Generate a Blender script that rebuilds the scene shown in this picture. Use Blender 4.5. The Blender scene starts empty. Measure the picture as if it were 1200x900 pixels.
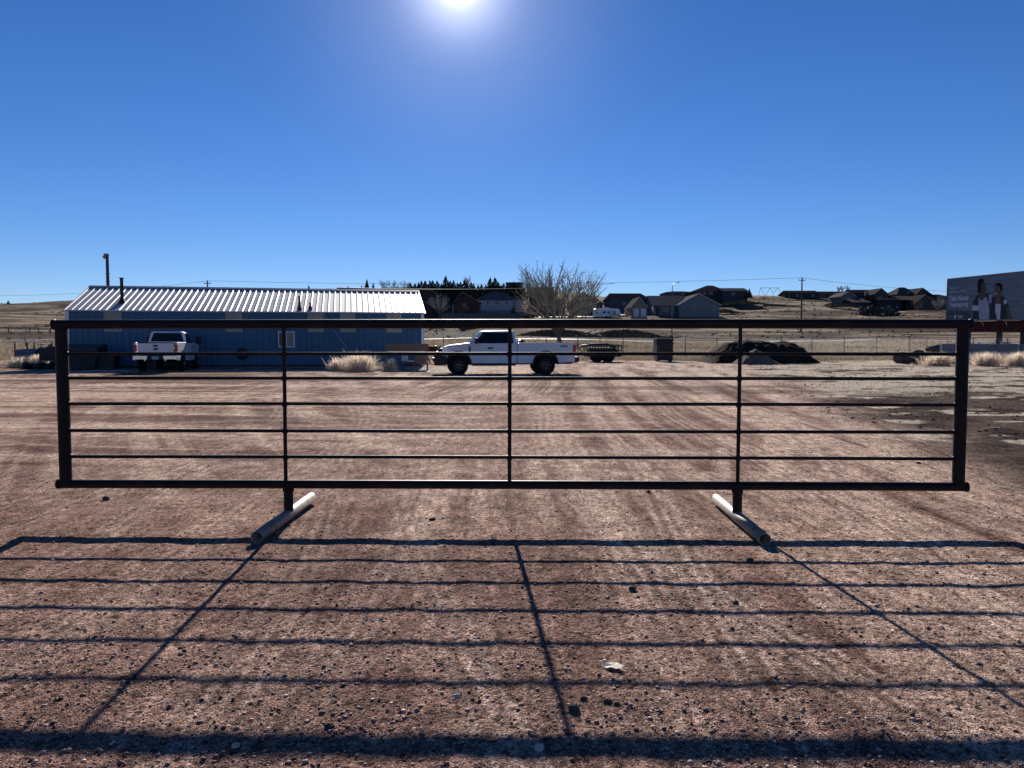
import bpy, bmesh, math, random
import numpy as np
from mathutils import Vector, Matrix
R = math.radians
sc = bpy.context.scene
C = sc.collection
random.seed(7)
rng = np.random.default_rng(11)

# ------------------------------------------------------------------ camera
PITCH = R(3.05); CAMH = 1.6; F = 900.0
cd = bpy.data.cameras.new('camera'); cam = bpy.data.objects.new('camera', cd); C.objects.link(cam)
cam.location = (0, 0, CAMH); cam.rotation_euler = (R(90) - PITCH, 0, 0)
cd.sensor_width = 36; cd.lens = 27.0; cd.clip_start = 0.05; cd.clip_end = 8000
sc.camera = cam

# ------------------------------------------------------------------ sun, sky, exposure
SUN_EL = R(24.6); SUN_AZ = R(-3.9)         # azimuth from +Y towards +X
sdir = Vector((math.sin(SUN_AZ) * math.cos(SUN_EL), math.cos(SUN_AZ) * math.cos(SUN_EL), math.sin(SUN_EL)))
sl = bpy.data.lights.new('sun', 'SUN'); so = bpy.data.objects.new('sun', sl); C.objects.link(so)
sl.energy = 5.0; sl.angle = R(0.5); sl.color = (1.0, 0.93, 0.84)
so.rotation_euler = (-sdir).to_track_quat('-Z', 'Y').to_euler()
w = bpy.data.worlds.new('World'); sc.world = w; w.use_nodes = True
nt = w.node_tree; nt.nodes.clear()
def N(t, nt_, **k):
    n = nt_.nodes.new(t)
    for a, b in k.items(): setattr(n, a, b)
    return n
out = N('ShaderNodeOutputWorld', nt); bg = N('ShaderNodeBackground', nt)
sky = N('ShaderNodeTexSky', nt, sky_type='NISHITA', sun_disc=False, sun_elevation=SUN_EL, sun_rotation=SUN_AZ)
sky.altitude = 1800; sky.air_density = 1.0; sky.dust_density = 0.05; sky.ozone_density = 3.0
SKY_STRENGTH = 0.053
bg.inputs['Strength'].default_value = SKY_STRENGTH
hs = N('ShaderNodeHueSaturation', nt); hs.inputs['Saturation'].default_value = 1.22
hs.inputs['Hue'].default_value = 0.5
nt.links.new(sky.outputs[0], hs.inputs['Color'])
# the bright air round the sun itself (aureole and disc), fixed to the sun's direction
tc = N('ShaderNodeTexCoord', nt); dp = N('ShaderNodeVectorMath', nt, operation='DOT_PRODUCT')
nrm = N('ShaderNodeVectorMath', nt, operation='NORMALIZE')
nt.links.new(tc.outputs['Generated'], nrm.inputs[0]); nt.links.new(nrm.outputs[0], dp.inputs[0]); dp.inputs[1].default_value = sdir
def glow(power, amp):
    cl = N('ShaderNodeMath', nt, operation='MAXIMUM'); cl.inputs[1].default_value = 0.0
    nt.links.new(dp.outputs['Value'], cl.inputs[0])
    p = N('ShaderNodeMath', nt, operation='POWER'); p.inputs[1].default_value = power
    nt.links.new(cl.outputs[0], p.inputs[0])
    m = N('ShaderNodeMath', nt, operation='MULTIPLY'); m.inputs[1].default_value = amp
    nt.links.new(p.outputs[0], m.inputs[0]); return m
g1, g2, g3 = glow(110, 2.2), glow(900, 9.0), glow(9000, 40.0)
a1 = N('ShaderNodeMath', nt, operation='ADD'); a2 = N('ShaderNodeMath', nt, operation='ADD')
nt.links.new(g1.outputs[0], a1.inputs[0]); nt.links.new(g2.outputs[0], a1.inputs[1])
nt.links.new(a1.outputs[0], a2.inputs[0]); nt.links.new(g3.outputs[0], a2.inputs[1])
sc_ = N('ShaderNodeVectorMath', nt, operation='SCALE'); sc_.inputs[0].default_value = (1.0, 0.97, 1.0)
nt.links.new(a2.outputs[0], sc_.inputs['Scale'])
ad = N('ShaderNodeVectorMath', nt, operation='ADD')
tn = N('ShaderNodeVectorMath', nt, operation='MULTIPLY'); tn.inputs[1].default_value = (.73, .80, 1.05)
nt.links.new(hs.outputs[0], tn.inputs[0]); nt.links.new(tn.outputs[0], ad.inputs[0]); nt.links.new(sc_.outputs[0], ad.inputs[1])
nt.links.new(ad.outputs[0], bg.inputs['Color']); nt.links.new(bg.outputs[0], out.inputs[0])
sc.view_settings.view_transform = 'Standard'; sc.view_settings.look = 'None'
sc.view_settings.gamma = 1.0; sc.view_settings.use_curve_mapping = False
sc.view_settings.exposure = 0.72

# ------------------------------------------------------------------ helpers
def ang(v): return PITCH + math.atan((v - 450) / F)
def zat(v, Y): return CAMH - Y * math.tan(ang(v))
def xat(u, v, Y):
    b = (v - 450) / F
    return (u - 600) / F * Y / (math.cos(PITCH) - b * math.sin(PITCH))
def Pt(u, v, Y): return Vector((xat(u, v, Y), Y, zat(v, Y)))

# value noise
def vnoise(x, y, seed=0):
    xi = np.floor(x).astype(np.int64); yi = np.floor(y).astype(np.int64)
    fx = x - xi; fy = y - yi; fx = fx * fx * (3 - 2 * fx); fy = fy * fy * (3 - 2 * fy)
    def h(a, b):
        n = (a * 374761393 + b * 668265263 + seed * 1442695041) & 0xFFFFFFFF
        n = ((n ^ (n >> 13)) * 1274126177) & 0xFFFFFFFF
        return ((n ^ (n >> 16)) & 0xFFFF) / 65535.0
    return (h(xi, yi) * (1 - fx) + h(xi + 1, yi) * fx) * (1 - fy) + (h(xi, yi + 1) * (1 - fx) + h(xi + 1, yi + 1) * fx) * fy
def fbm(x, y, seed=0, o=4):
    s = 0; a = .5
    for i in range(o):
        s = s + a * vnoise(x * 2 ** i, y * 2 ** i, seed + i * 17); a *= .5
    return s / (1 - .5 ** o)

# terrain
TU = np.array([-400, 0, 95, 300, 480, 620, 720, 850, 960, 1050, 1200, 1600.])
TY = np.array([0, 9, 20, 36, 42, 60, 75, 120, 160, 200, 250, 300, 380, 600, 4000.])
def zz(v, Y): return CAMH + (402 - np.array(v, float)) * Y / 900
TZ = np.array([
    [0.0] * 12, [0.0] * 12, [0.06] * 12, [0.19] * 12, [0.21] * 12,
    zz([421] * 12, 60), zz([412] * 12, 75), zz([399] * 12, 120), zz([387] * 12, 160),
    zz([377, 375, 374, 373, 370, 370, 371, 370, 371, 373, 374, 374], 200),
    zz([370, 366, 363, 358, 357, 357, 362, 358, 356, 366, 369, 371], 250),
    zz([364, 358, 353, 348, 347, 347, 354, 348, 349, 361, 363, 365], 300),
    zz([364, 358, 354, 343, 339, 339, 349, 350, 351, 352, 354, 358], 380),
    zz([364, 360, 356, 350, 348, 348, 356, 360, 362, 362, 364, 366], 400),
    zz([364, 360, 356, 350, 348, 348, 356, 360, 362, 362, 364, 366], 400)])
def sstep(a, b, x):
    t = np.clip((x - a) / (b - a), 0, 1); return t * t * (3 - 2 * t)
def right_edge(Y): return 6.0 + (Y - 9.0) * 0.215
def tracks(X, Y):
    """wheel tracks on the gravel: 0..1 how packed"""
    m = np.zeros_like(X); h = np.zeros_like(X)
    T = [(3.9, .10, 0, .15), (5.6, -.03, .002, .14), (2.3, .20, -.002, .15), (1.2, .02, .0012, .16), (6.6, .07, .001, .14),
         (-1.0, .01, -.0008, .17), (-2.9, -.06, -.004, .15), (-4.6, .12, -.009, .16), (.6, -.2, -.001, .15)]
    for i, (a, b, c, wd) in enumerate(T):
        for s in (0, 1.75):
            f = a + s + b * Y + c * Y * Y + .12 * np.sin(Y * .5 + i)
            d = np.abs(X - f) / (wd + .004 * Y) * (1 - .15 * s)
            k = np.exp(-d ** 4) * (.45 + .55 * vnoise(X * .0 + i, Y * .35, 50 + i))
            cb = .5 + .5 * np.cos((X - f) * 2 * np.pi / (.085 + .004 * Y)); cf = sstep(26, 14, Y) * .85; k = k * (1 - cf + cf * cb ** 1.5)
            m = np.maximum(m, k); h = h - .0018 * np.exp(-d ** 4) + .002 * np.exp(-(d - 1.5) ** 2 * 4)
    L = [(9.5, -.12, .012), (13, .1, .01), (17, .32, .004), (22, .05, .012), (8.2, .2, .02), (27, -.1, .005)]
    for i, (a, b, c) in enumerate(L):
        for s in (0, 1.8):
            g = a + s + b * X + c * X * X
            d = np.abs(Y - g) / (.2 + .006 * Y)
            k = np.exp(-d ** 4) * (.35 + .5 * vnoise(X * .3, Y * 0 + i, 90 + i)) * sstep(6, 1, X)
            m = np.maximum(m, k * .8)
    return m, h
def gz(X, Y):
    X = np.asarray(X, float); Y = np.asarray(Y, float)
    Ys = np.maximum(Y, 1.0); u = np.clip(600 + 900 * X / Ys, -399, 1599)
    iy = np.clip(np.searchsorted(TY, Ys) - 1, 0, len(TY) - 2); iu = np.clip(np.searchsorted(TU, u) - 1, 0, len(TU) - 2)
    ty = np.clip((Ys - TY[iy]) / (TY[iy + 1] - TY[iy]), 0, 1); tu = (u - TU[iu]) / (TU[iu + 1] - TU[iu])
    tu = tu * tu * (3 - 2 * tu)
    z = (TZ[iy, iu] * (1 - tu) + TZ[iy, iu + 1] * tu) * (1 - ty) + (TZ[iy + 1, iu] * (1 - tu) + TZ[iy + 1, iu + 1] * tu) * ty
    z = z + (fbm(X * .9, Y * .9, 3, 3) - .5) * .006 * sstep(80, 0, Y)
    far = sstep(62, 130, Y)
    z = z + far * (fbm(X * .035, Y * .035, 5, 4) - .5) * np.clip(Y * .012, 0, 3.0)
    return z
def g(x, y): return float(gz(np.array([x]), np.array([y]))[0])

# ------------------------------------------------------------------ materials
def mat(name, col, rough=.7, metal=0.0, var=.12, scale=3.0, bump=0.0, bscale=30.0, spec=None, col2=None, stretch=(1, 1, 1), lo=.4, hi=.6, trans=0):
    m = bpy.data.materials.get(name)
    if m: return m
    m = bpy.data.materials.new(name); m.use_nodes = True; t = m.node_tree; b = t.nodes['Principled BSDF']
    b.inputs['Roughness'].default_value = rough; b.inputs['Metallic'].default_value = metal
    b.inputs['Specular IOR Level'].default_value = spec if spec is not None else (.02 if rough >= .85 else (.12 if rough >= .7 else .4))
    tcn = N('ShaderNodeTexCoord', t); mp = N('ShaderNodeMapping', t); mp.inputs['Scale'].default_value = stretch
    t.links.new(tcn.outputs['Object'], mp.inputs[0])
    nz = N('ShaderNodeTexNoise', t); nz.inputs['Scale'].default_value = scale; nz.inputs['Detail'].default_value = 6
    t.links.new(mp.outputs[0], nz.inputs['Vector'])
    mr = N('ShaderNodeMapRange', t); mr.inputs[1].default_value = lo if col2 else .3; mr.inputs[2].default_value = hi if col2 else .7
    t.links.new(nz.outputs['Fac'], mr.inputs[0])
    mx = N('ShaderNodeMix', t, data_type='RGBA')
    c = Vector(col[:3])
    mx.inputs[6].default_value = (*(c * (1 - var)), 1) if not col2 else (*col, 1)
    mx.inputs[7].default_value = (*[min(1, q * (1 + var)) for q in c], 1) if not col2 else (*col2, 1)
    t.links.new(mr.outputs[0], mx.inputs[0]); t.links.new(mx.outputs[2], b.inputs['Base Color'])
    if bump:
        n2 = N('ShaderNodeTexNoise', t); n2.inputs['Scale'].default_value = bscale; n2.inputs['Detail'].default_value = 4
        t.links.new(mp.outputs[0], n2.inputs['Vector'])
        bp = N('ShaderNodeBump', t); bp.inputs['Strength'].default_value = 1; bp.inputs['Distance'].default_value = bump
        t.links.new(n2.outputs['Fac'], bp.inputs['Height']); t.links.new(bp.outputs[0], b.inputs['Normal'])
    if trans:
        tl = N('ShaderNodeBsdfTranslucent', t); ms = N('ShaderNodeMixShader', t); ms.inputs[0].default_value = trans
        t.links.new(mx.outputs[2], tl.inputs[0]); o = t.nodes['Material Output']
        t.links.new(b.outputs[0], ms.inputs[1]); t.links.new(tl.outputs[0], ms.inputs[2]); t.links.new(ms.outputs[0], o.inputs[0])
    return m
M = {}
M['gate'] = mat('gate_steel', (.008, .007, .009), .55, .05, col2=(.030, .015, .011), lo=.52, hi=.75, scale=5, bump=.0008, bscale=90, spec=.18)
M['skid'] = mat('skid_pipe_steel', (.25, .225, .185), .5, .3, col2=(.13, .085, .06), lo=.52, hi=.72, scale=16, bump=.0006, bscale=60)
M['dark_in'] = mat('pipe_inside', (.02, .018, .016), .9)
M['blue'] = mat('blue_sheet_metal', (.030, .105, .185), .5, .1, .10, .35, stretch=(1, 1, .3))
M['fiber'] = mat('fibreglass_panel', (.30, .29, .25), .6, 0, .10, 1.2)
M['roofw'] = mat('galvanised_roof', (.38, .39, .41), .5, .1, .14, .8, spec=.25)
M['trim'] = mat('white_trim', (.62, .64, .70), .5, 0, .06)
M['black'] = mat('black_steel', (.018, .018, .02), .5, .2)
M['rubber'] = mat('tyre_rubber', (.018, .018, .019), .85, 0, .2)
M['rim'] = mat('alloy_rim', (.12, .12, .13), .35, .8)
M['paint'] = mat('white_truck_paint', (.62, .62, .65), .28, 0, .05, 1.5, spec=.6)
M['glass'] = mat('tinted_glass', (.005, .006, .009), .08, 0, .02, spec=.25)
M['winsh'] = mat('windscreen_glass', (.30, .35, .38), .10, 0, .02, spec=.9)  # pale base colour stands in for bright sky reflected in the glass
M['red'] = mat('red_lens', (.42, .015, .015), .25)
M['lamp'] = mat('headlamp_lens', (.75, .75, .72), .12, .2)
M['amber'] = mat('amber_lens', (.7, .25, .03), .2)
M['chrome'] = mat('bumper_chrome', (.62, .60, .58), .22, .9)
M['plate'] = mat('number_plate', (.30, .36, .45), .5)
M['darkplastic'] = mat('dark_plastic', (.03, .03, .033), .6)
M['wood'] = mat('weathered_plywood', (.17, .125, .10), .8, 0, .25, 4, stretch=(1, 1, 6), bump=.004)
M['wood_pole'] = mat('pole_wood', (.085, .065, .05), .85, 0, .25, 2, stretch=(4, 4, .5))
M['greypole'] = mat('grey_pole_steel', (.16, .165, .17), .5, .5)
M['wire'] = mat('cable_black', (.03, .03, .035), .6)
M['straw'] = mat('dry_weed', (.78, .67, .55), .8, 0, .25, 3, trans=.5)
M['drygrass'] = mat('dry_grass', (.34, .27, .185), .8, 0, .3, 1, trans=.3)
M['palegrass'] = mat('pale_grass', (.62, .53, .42), .8, 0, .2, 1, trans=.3)
M['sage'] = mat('sage_brush', (.10, .09, .06), .9, 0, .4, 1)
M['bark'] = mat('bark', (.13, .11, .09), .9, 0, .3, 4)
M['twig'] = mat('twigs_grey', (.33, .30, .25), .9, 0, .3, 2)
M['twigred'] = mat('twigs_reddish', (.12, .08, .07), .9, 0, .3, 2)
M['needle'] = mat('conifer_needles', (.030, .045, .030), .9, 0, .35, 2)
M['leafbud'] = mat('last_leaves', (.13, .14, .07), .8, 0, .3, 2, trans=.3)
M['soil'] = mat('dark_soil', (.026, .020, .017), .95, 0, .35, 2.0, bump=.08, bscale=4)
M['soil2'] = mat('grey_spoil', (.12, .10, .085), .95, 0, .3, 2.0, bump=.05, bscale=5)
M['rock'] = mat('dark_rock', (.07, .062, .06), .9, 0, .4, 2, bump=.04, bscale=6)
M['concrete'] = mat('grey_concrete', (.17, .18, .20), .85, 0, .2, 1.5, bump=.01, bscale=8)
M['bin'] = mat('bin_dark_steel', (.020, .021, .026), .6, .2)
M['tractor'] = mat('faded_blue_paint', (.05, .09, .15), .6, .1, .25, 2)
M['rust'] = mat('rusty_beam', (.10, .035, .022), .8, .2, .3, 4)
M['skirt'] = mat('oxide_red_sheet', (.075, .02, .02), .75, 0, .2, 2)
M['galv'] = mat('galvanised_wire', (.35, .36, .37), .45, .6)
M['palepipe'] = mat('pale_pipe', (.60, .60, .56), .5, .1)
M['road'] = mat('worn_asphalt', (.17, .17, .175), .75, 0, .12, .2)
M['pale'] = mat('pale_gravel', (.62, .60, .57), .8, 0, .2, .3)
M['yellow'] = mat('warning_yellow', (.80, .42, .01), .4)
M['rv'] = mat('caravan_white', (.62, .64, .68), .4)
M['wgrey'] = mat('weathered_grey', (.20, .20, .20), .8)
M['leaf'] = mat('bleached_leaf', (.72, .68, .60), .7, 0, .1, 20, trans=.2)

# ------------------------------------------------------------------ mesh builder
class MB:
    def __init__(s): s.v = []; s.f = []; s.smooth = []
    def add(s, vs, fs, sm=False):
        o = len(s.v); s.v += [tuple(p) for p in vs]; s.f += [tuple(i + o for i in q) for q in fs]; s.smooth += [sm] * len(fs); return s
    def box(s, x0, x1, y0, y1, z0, z1, rz=0, c=None):
        vs = [Vector(p) for p in ((x0, y0, z0), (x1, y0, z0), (x1, y1, z0), (x0, y1, z0), (x0, y0, z1), (x1, y0, z1), (x1, y1, z1), (x0, y1, z1))]
        if rz:
            c = Vector(c) if c else Vector(((x0 + x1) / 2, (y0 + y1) / 2, 0)); m = Matrix.Rotation(rz, 3, 'Z')
            vs = [m @ (p - c) + c for p in vs]
        return s.add(vs, [(0, 3, 2, 1), (4, 5, 6, 7), (0, 1, 5, 4), (1, 2, 6, 5), (2, 3, 7, 6), (3, 0, 4, 7)])
    def beam(s, a, b, wd, ht):
        a = Vector(a); b = Vector(b); d = (b - a).normalized(); up = Vector((0, 0, 1)) if abs(d.z) < .95 else Vector((0, 1, 0))
        x = d.cross(up).normalized() * wd / 2; y = x.cross(d).normalized() * ht / 2
        vs = [a - x - y, a + x - y, a + x + y, a - x + y, b - x - y, b + x - y, b + x + y, b - x + y]
        return s.add(vs, [(3, 2, 1, 0), (4, 5, 6, 7), (0, 1, 5, 4), (1, 2, 6, 5), (2, 3, 7, 6), (3, 0, 4, 7)])
    def tube(s, pts, rad, n=10, caps=True):
        pts = [Vector(p) for p in pts]
        if not hasattr(rad, '__len__'): rad = [rad] * len(pts)
        vs = []
        for i, p in enumerate(pts):
            d = (pts[min(i + 1, len(pts) - 1)] - pts[max(i - 1, 0)]).normalized()
            up = Vector((0, 0, 1)) if abs(d.z) < .9 else Vector((1, 0, 0))
            x = d.cross(up).normalized(); y = x.cross(d)
            for k in range(n):
                a = 2 * math.pi * k / n; vs.append(p + (x * math.cos(a) + y * math.sin(a)) * rad[i])
        fs = [(i * n + k, i * n + (k + 1) % n, (i + 1) * n + (k + 1) % n, (i + 1) * n + k) for i in range(len(pts) - 1) for k in range(n)]
        s.add(vs, fs, True)
        if caps: s.add(vs[:n], [tuple(range(n - 1, -1, -1))]).add(vs[-n:], [tuple(range(n))])
        return s
    def prism(s, poly, axis, a, b):
        """poly: 2D points; axis 'x': poly is (y,z); 'y': (x,z); 'z': (x,y); extruded a..b"""
        def mk(p, t): return {'x': (t, p[0], p[1]), 'y': (p[0], t, p[1]), 'z': (p[0], p[1], t)}[axis]
        n = len(poly); vs = [mk(p, a) for p in poly] + [mk(p, b) for p in poly]
        fs = [tuple(range(n)), tuple(range(2 * n - 1, n - 1, -1))] + [(i, n + i, n + (i + 1) % n, (i + 1) % n) for i in range(n)]
        return s.add(vs, fs)
    def lathe(s, prof, c, axis='y', n=24):
        """prof: list (r, t) along axis through c"""
        vs = []; c = Vector(c)
        for r, t in prof:
            for k in range(n):
                a = 2 * math.pi * k / n; q = (r * math.cos(a), r * math.sin(a))
                vs.append(c + Vector({'y': (q[0], t, q[1]), 'z': (q[0], q[1], t), 'x': (t, q[0], q[1])}[axis]))
        m = len(prof)
        return s.add(vs, [(i * n + k, i * n + (k + 1) % n, (i + 1) * n + (k + 1) % n, (i + 1) * n + k) for i in range(m - 1) for k in range(n)], True)
    def blob(s, c, r, sub=2, noise=.25, seed=0, sq=(1, 1, 1)):
        bm = bmesh.new(); bmesh.ops.create_icosphere(bm, subdivisions=sub, radius=1)
        rr = random.Random(seed); off = [Vector((rr.uniform(-1, 1), rr.uniform(-1, 1), rr.uniform(-1, 1))).normalized() for _ in range(9)]
        am = [rr.uniform(-noise, noise) for _ in off]
        vs = []
        for v in bm.verts:
            p = v.co.normalized(); k = 1 + sum(a_ * max(0, p.dot(o_)) ** 2 for a_, o_ in zip(am, off)) + rr.uniform(-noise, noise) * .12
            vs.append((c[0] + p.x * r * k * sq[0], c[1] + p.y * r * k * sq[1], c[2] + p.z * r * k * sq[2]))
        s.add(vs, [tuple(v.index for v in f.verts) for f in bm.faces]); bm.free(); return s
    def build(s, name, m, parent=None, bevel=0, smooth=None):
        me = bpy.data.meshes.new(name); me.from_pydata(s.v, [], s.f)
        if smooth is None: me.polygons.foreach_set('use_smooth', s.smooth)
        elif smooth: me.polygons.foreach_set('use_smooth', [True] * len(s.f))
        bm = bmesh.new(); bm.from_mesh(me)
        if bevel:
            bmesh.ops.remove_doubles(bm, verts=bm.verts, dist=1e-5)
        bmesh.ops.recalc_face_normals(bm, faces=bm.faces)
        if bevel:
            es = [e for e in bm.edges if len(e.link_faces) == 2 and e.calc_face_angle(0) > .5]
            bmesh.ops.bevel(bm, geom=es, offset=bevel, segments=3, affect='EDGES', profile=.5, clamp_overlap=True)
        bm.to_mesh(me); bm.free()
        me.materials.append(m)
        o = bpy.data.objects.new(name, me); C.objects.link(o)
        if parent: o.parent = parent
        return o
def tag(o, label=None, cat=None, group=None, kind=None):
    if label: o['label'] = label
    if cat: o['category'] = cat
    if group: o['group'] = group
    if kind: o['kind'] = kind
    return o
def thing(name, label, cat, loc=(0, 0, 0), rz=0, group=None):
    o = bpy.data.objects.new(name, None); C.objects.link(o); o.location = loc; o.rotation_euler = (0, 0, rz); o.empty_display_size = .3
    return tag(o, label, cat, group)
def copy_tree(o, parent=None):
    c = o.copy(); C.objects.link(c)
    if parent: c.parent = parent
    for ch in list(o.children): copy_tree(ch, c)
    return c
def np_mesh(name, verts, faces, m, col=None, smooth=False):
    me = bpy.data.meshes.new(name); nv = len(verts); nf, k = faces.shape
    me.vertices.add(nv); me.vertices.foreach_set('co', verts.astype(np.float32).ravel())
    me.loops.add(nf * k); me.loops.foreach_set('vertex_index', faces.astype(np.int32).ravel())
    me.polygons.add(nf); me.polygons.foreach_set('loop_start', np.arange(0, nf * k, k, dtype=np.int32))
    if smooth: me.polygons.foreach_set('use_smooth', np.ones(nf, bool))
    if col is not None:
        a = me.color_attributes.new('Tint', 'FLOAT_COLOR', 'POINT'); a.data.foreach_set('color', col.astype(np.float32).ravel())
    me.update(); me.validate(); me.materials.append(m)
    o = bpy.data.objects.new(name, me); C.objects.link(o); return o

# ------------------------------------------------------------------ ground
U = np.concatenate([-np.geomspace(3.5, .82, 60), np.linspace(-.8, .8, 940), np.geomspace(.82, 3.5, 60)])
vv = np.arange(960, 421, -.85)
Yn = CAMH / np.tan(PITCH + np.arctan((vv - 450) / F))
Yn = Yn[Yn < 58]
Yr = np.concatenate([[-60, -30, -15, -6, -2, 0, 1, 1.6, 2.1], Yn, np.geomspace(Yn[-1] * 1.008, 420, 250), [480, 600, 900, 1500, 3000, 4000]])
UU, YY = np.meshgrid(U, Yr); XX = UU * (np.maximum(YY, 2) + 6)
ZZ = gz(XX, YY); tm, th = tracks(XX, YY)
lot = sstep(60, 54, YY + (fbm(XX * .25, YY * .0, 8, 3) - .5) * 6)
re = right_edge(YY) + (fbm(XX * .3, YY * .3, 12, 3) - .5) * 3.0
rt = sstep(-1.2, 1.2, XX - re) * lot
near = sstep(40, 3, YY)
ZZ = ZZ + th * lot * (1 - rt) * near
# ripples, lumps on the ground, finer nearer
ZZ = ZZ + (fbm(XX * 3.1, YY * 3.1, 21, 3) - .5) * .005 * near + (fbm(XX * 13, YY * 13, 22, 3) - .5) * .007 * sstep(16, 3, YY)
ZZ = ZZ + (fbm(XX * 30, YY * 30, 27, 2) - .5) * .0065 * sstep(11, 5, YY) * lot
ZZ = ZZ + rt * (fbm(XX * 1.1, YY * 1.6, 25, 4) - .5) * .10
def lerp3(a, b, t): return a * (1 - t[..., None]) + np.array(b) * t[..., None]
n1 = fbm(XX * .35, YY * .35, 31, 4); n2 = fbm(XX * 1.3, YY * 1.3, 33, 4); n3 = fbm(XX * .12, YY * .5, 35, 4)
base = np.zeros(XX.shape + (3,)) + np.array([.36, .216, .168])
base = lerp3(base, [.245, .138, .110], sstep(.42, .60, n1) * .75)
base = lerp3(base, [.52, .335, .262], sstep(.50, .70, n2) * .6)
# thin driven streaks, mostly running away from the gate
LT, DKR = [.74, .53, .41], [.155, .083, .066]
def family(p, q, f, fl, sd, wl, wd_, mask):
    global base
    n_ = fbm(p * f, q * fl, sd, 4); n__ = fbm(p * f * 2.7, q * fl, sd + 7, 3)
    base = lerp3(base, LT, sstep(.545, .590, n_) * mask * wl); base = lerp3(base, DKR, sstep(.48, .38, n_) * mask * wd_)
    base = lerp3(base, LT, sstep(.58, .62, n__) * mask * wl * .8); base = lerp3(base, DKR, sstep(.42, .34, n__) * mask * wd_ * .7)
big = fbm(XX * .16, YY * .10, 91, 3); big2 = fbm(XX * .13 + 7, YY * .12, 92, 3)
family(XX - .015 * YY, YY, 2.6, .06, 61, .5, .6, sstep(-1.0, 2.5, XX) * sstep(.34, .46, big + .08))
family(XX + .10 * YY - .004 * YY ** 2, YY, 2.2, .07, 62, .7, .6, sstep(.42, .54, big2) * sstep(5, 8, YY))
family(XX - .42 * YY + .006 * YY ** 2, YY, 1.7, .07, 63, .75, .65, sstep(.46, .56, 1 - big) * sstep(7, 10, YY))
family(XX + .75 * YY - .010 * YY ** 2, YY, 1.3, .07, 64, .6, .7, sstep(.48, .58, 1 - big2) * sstep(1, -5, XX) * sstep(7, 10, YY))
family(YY + .35 * XX + .012 * XX ** 2, XX, 1.0, .08, 65, .6, .7, sstep(.44, .54, big) * sstep(2, -6, XX) * sstep(8, 12, YY))
base = lerp3(base, [.78, .58, .465], np.clip(tm, 0, 1) * (.35 + .3 * sstep(-1, 3, XX) + .3 * sstep(.35, .6, n2)))
base = lerp3(base, [.13, .075, .062], sstep(.56, .70, n3) * .6 * sstep(12, 20, YY))
# right side: dark churned soil with pale straw
rg = np.zeros_like(base) + np.array([.055, .036, .030])
pn_ = fbm(XX * .30 + .3 * YY * 0, YY * .95, 41, 5)
pal = sstep(.57, .63, fbm(XX * .9, YY * 1.5, 42, 5) * .6 + pn_ * .4) * sstep(9, 13, YY)
pal2 = np.maximum(pal, sstep(.43, .53, fbm(XX * .45, YY * 1.3, 43, 5)) * sstep(20, 27, YY))
rg = lerp3(rg, [.14, .10, .08], sstep(.45, .6, fbm(XX * .8, YY * .8, 45, 4)) * .8)
rg = lerp3(rg, [.68, .58, .47], pal2 * .9)
pale_sand = sstep(.50, .62, fbm(XX * .4, YY * .5, 47, 4)) * sstep(24, 38, YY) * .75 * sstep(-8, 4, XX)
base = lerp3(base, [.62, .53, .44], pale_sand)
def patch(u, Y, wx, wy, sd): return sstep(1.15, .7, np.sqrt(((XX - xat(u, 430, Y)) / wx) ** 2 + ((YY - Y) / wy) ** 2) + (fbm(XX * 1.6, YY * 1.6, sd, 4) - .5) * 1.2)
for a_ in ((520, 38.6, 2.2, 2.0, 81), (425, 37.3, 3.2, .8, 82), (455, 37.6, 1.6, .9, 83), (545, 42, 3, 2.5, 84), (690, 53, 6, .8, 85), (870, 47.5, 5, .9, 86)): base = lerp3(base, [.62, .53, .43], patch(*a_) * .9)
base = base * (1 - rt[..., None]) + rg * rt[..., None]
# field and hills
fn = fbm(XX * .06, YY * .22, 51, 5); fn2 = fbm(XX * .018, YY * .06, 53, 4)
fld = np.zeros_like(base) + np.array([.23, .165, .112])
fld = lerp3(fld, [.085, .060, .045], sstep(.42, .56, fn) * .9)
fld = lerp3(fld, [.055, .042, .033], sstep(.52, .64, fn2) * sstep(100, 140, YY) * .85)
fld = lerp3(fld, [.34, .275, .19], sstep(.52, .66, 1 - fn) * .8)
uu = 600 + 900 * XX / np.maximum(YY, 1)
bank = sstep(126, 132, YY) * sstep(158, 150, YY)
fld = lerp3(fld, [.055, .044, .036], bank * sstep(.34, .48, fbm(XX * .12, YY * .3, 57, 4)) * sstep(900, 760, uu) * .9)
base = fld * (1 - lot[..., None]) + base * lot[..., None]
col = np.concatenate([base, np.ones(XX.shape + (1,))], -1)
nr, nc = XX.shape
idx = np.arange(nr * nc).reshape(nr, nc)
fc = np.stack([idx[:-1, :-1], idx[:-1, 1:], idx[1:, 1:], idx[1:, :-1]], -1).reshape(-1, 4)
gm = bpy.data.materials.new('gravel_ground'); gm.use_nodes = True; t = gm.node_tree; b = t.nodes['Principled BSDF']
b.inputs['Roughness'].default_value = .95; b.inputs['Specular IOR Level'].default_value = .02
at = N('ShaderNodeAttribute', t, attribute_name='Tint'); tcn = N('ShaderNodeTexCoord', t)
nA = N('ShaderNodeTexNoise', t); nA.inputs['Scale'].default_value = 60; nA.inputs['Detail'].default_value = 8; nA.inputs['Roughness'].default_value = .75
nB = N('ShaderNodeTexNoise', t); nB.inputs['Scale'].default_value = 3.2; nB.inputs['Detail'].default_value = 10; nB.inputs['Roughness'].default_value = .7
vo = N('ShaderNodeTexVoronoi', t); vo.inputs['Scale'].default_value = 95
vo2 = N('ShaderNodeTexVoronoi', t); vo2.inputs['Scale'].default_value = 38; t.links.new(tcn.outputs['Object'], vo2.inputs['Vector'])
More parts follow.
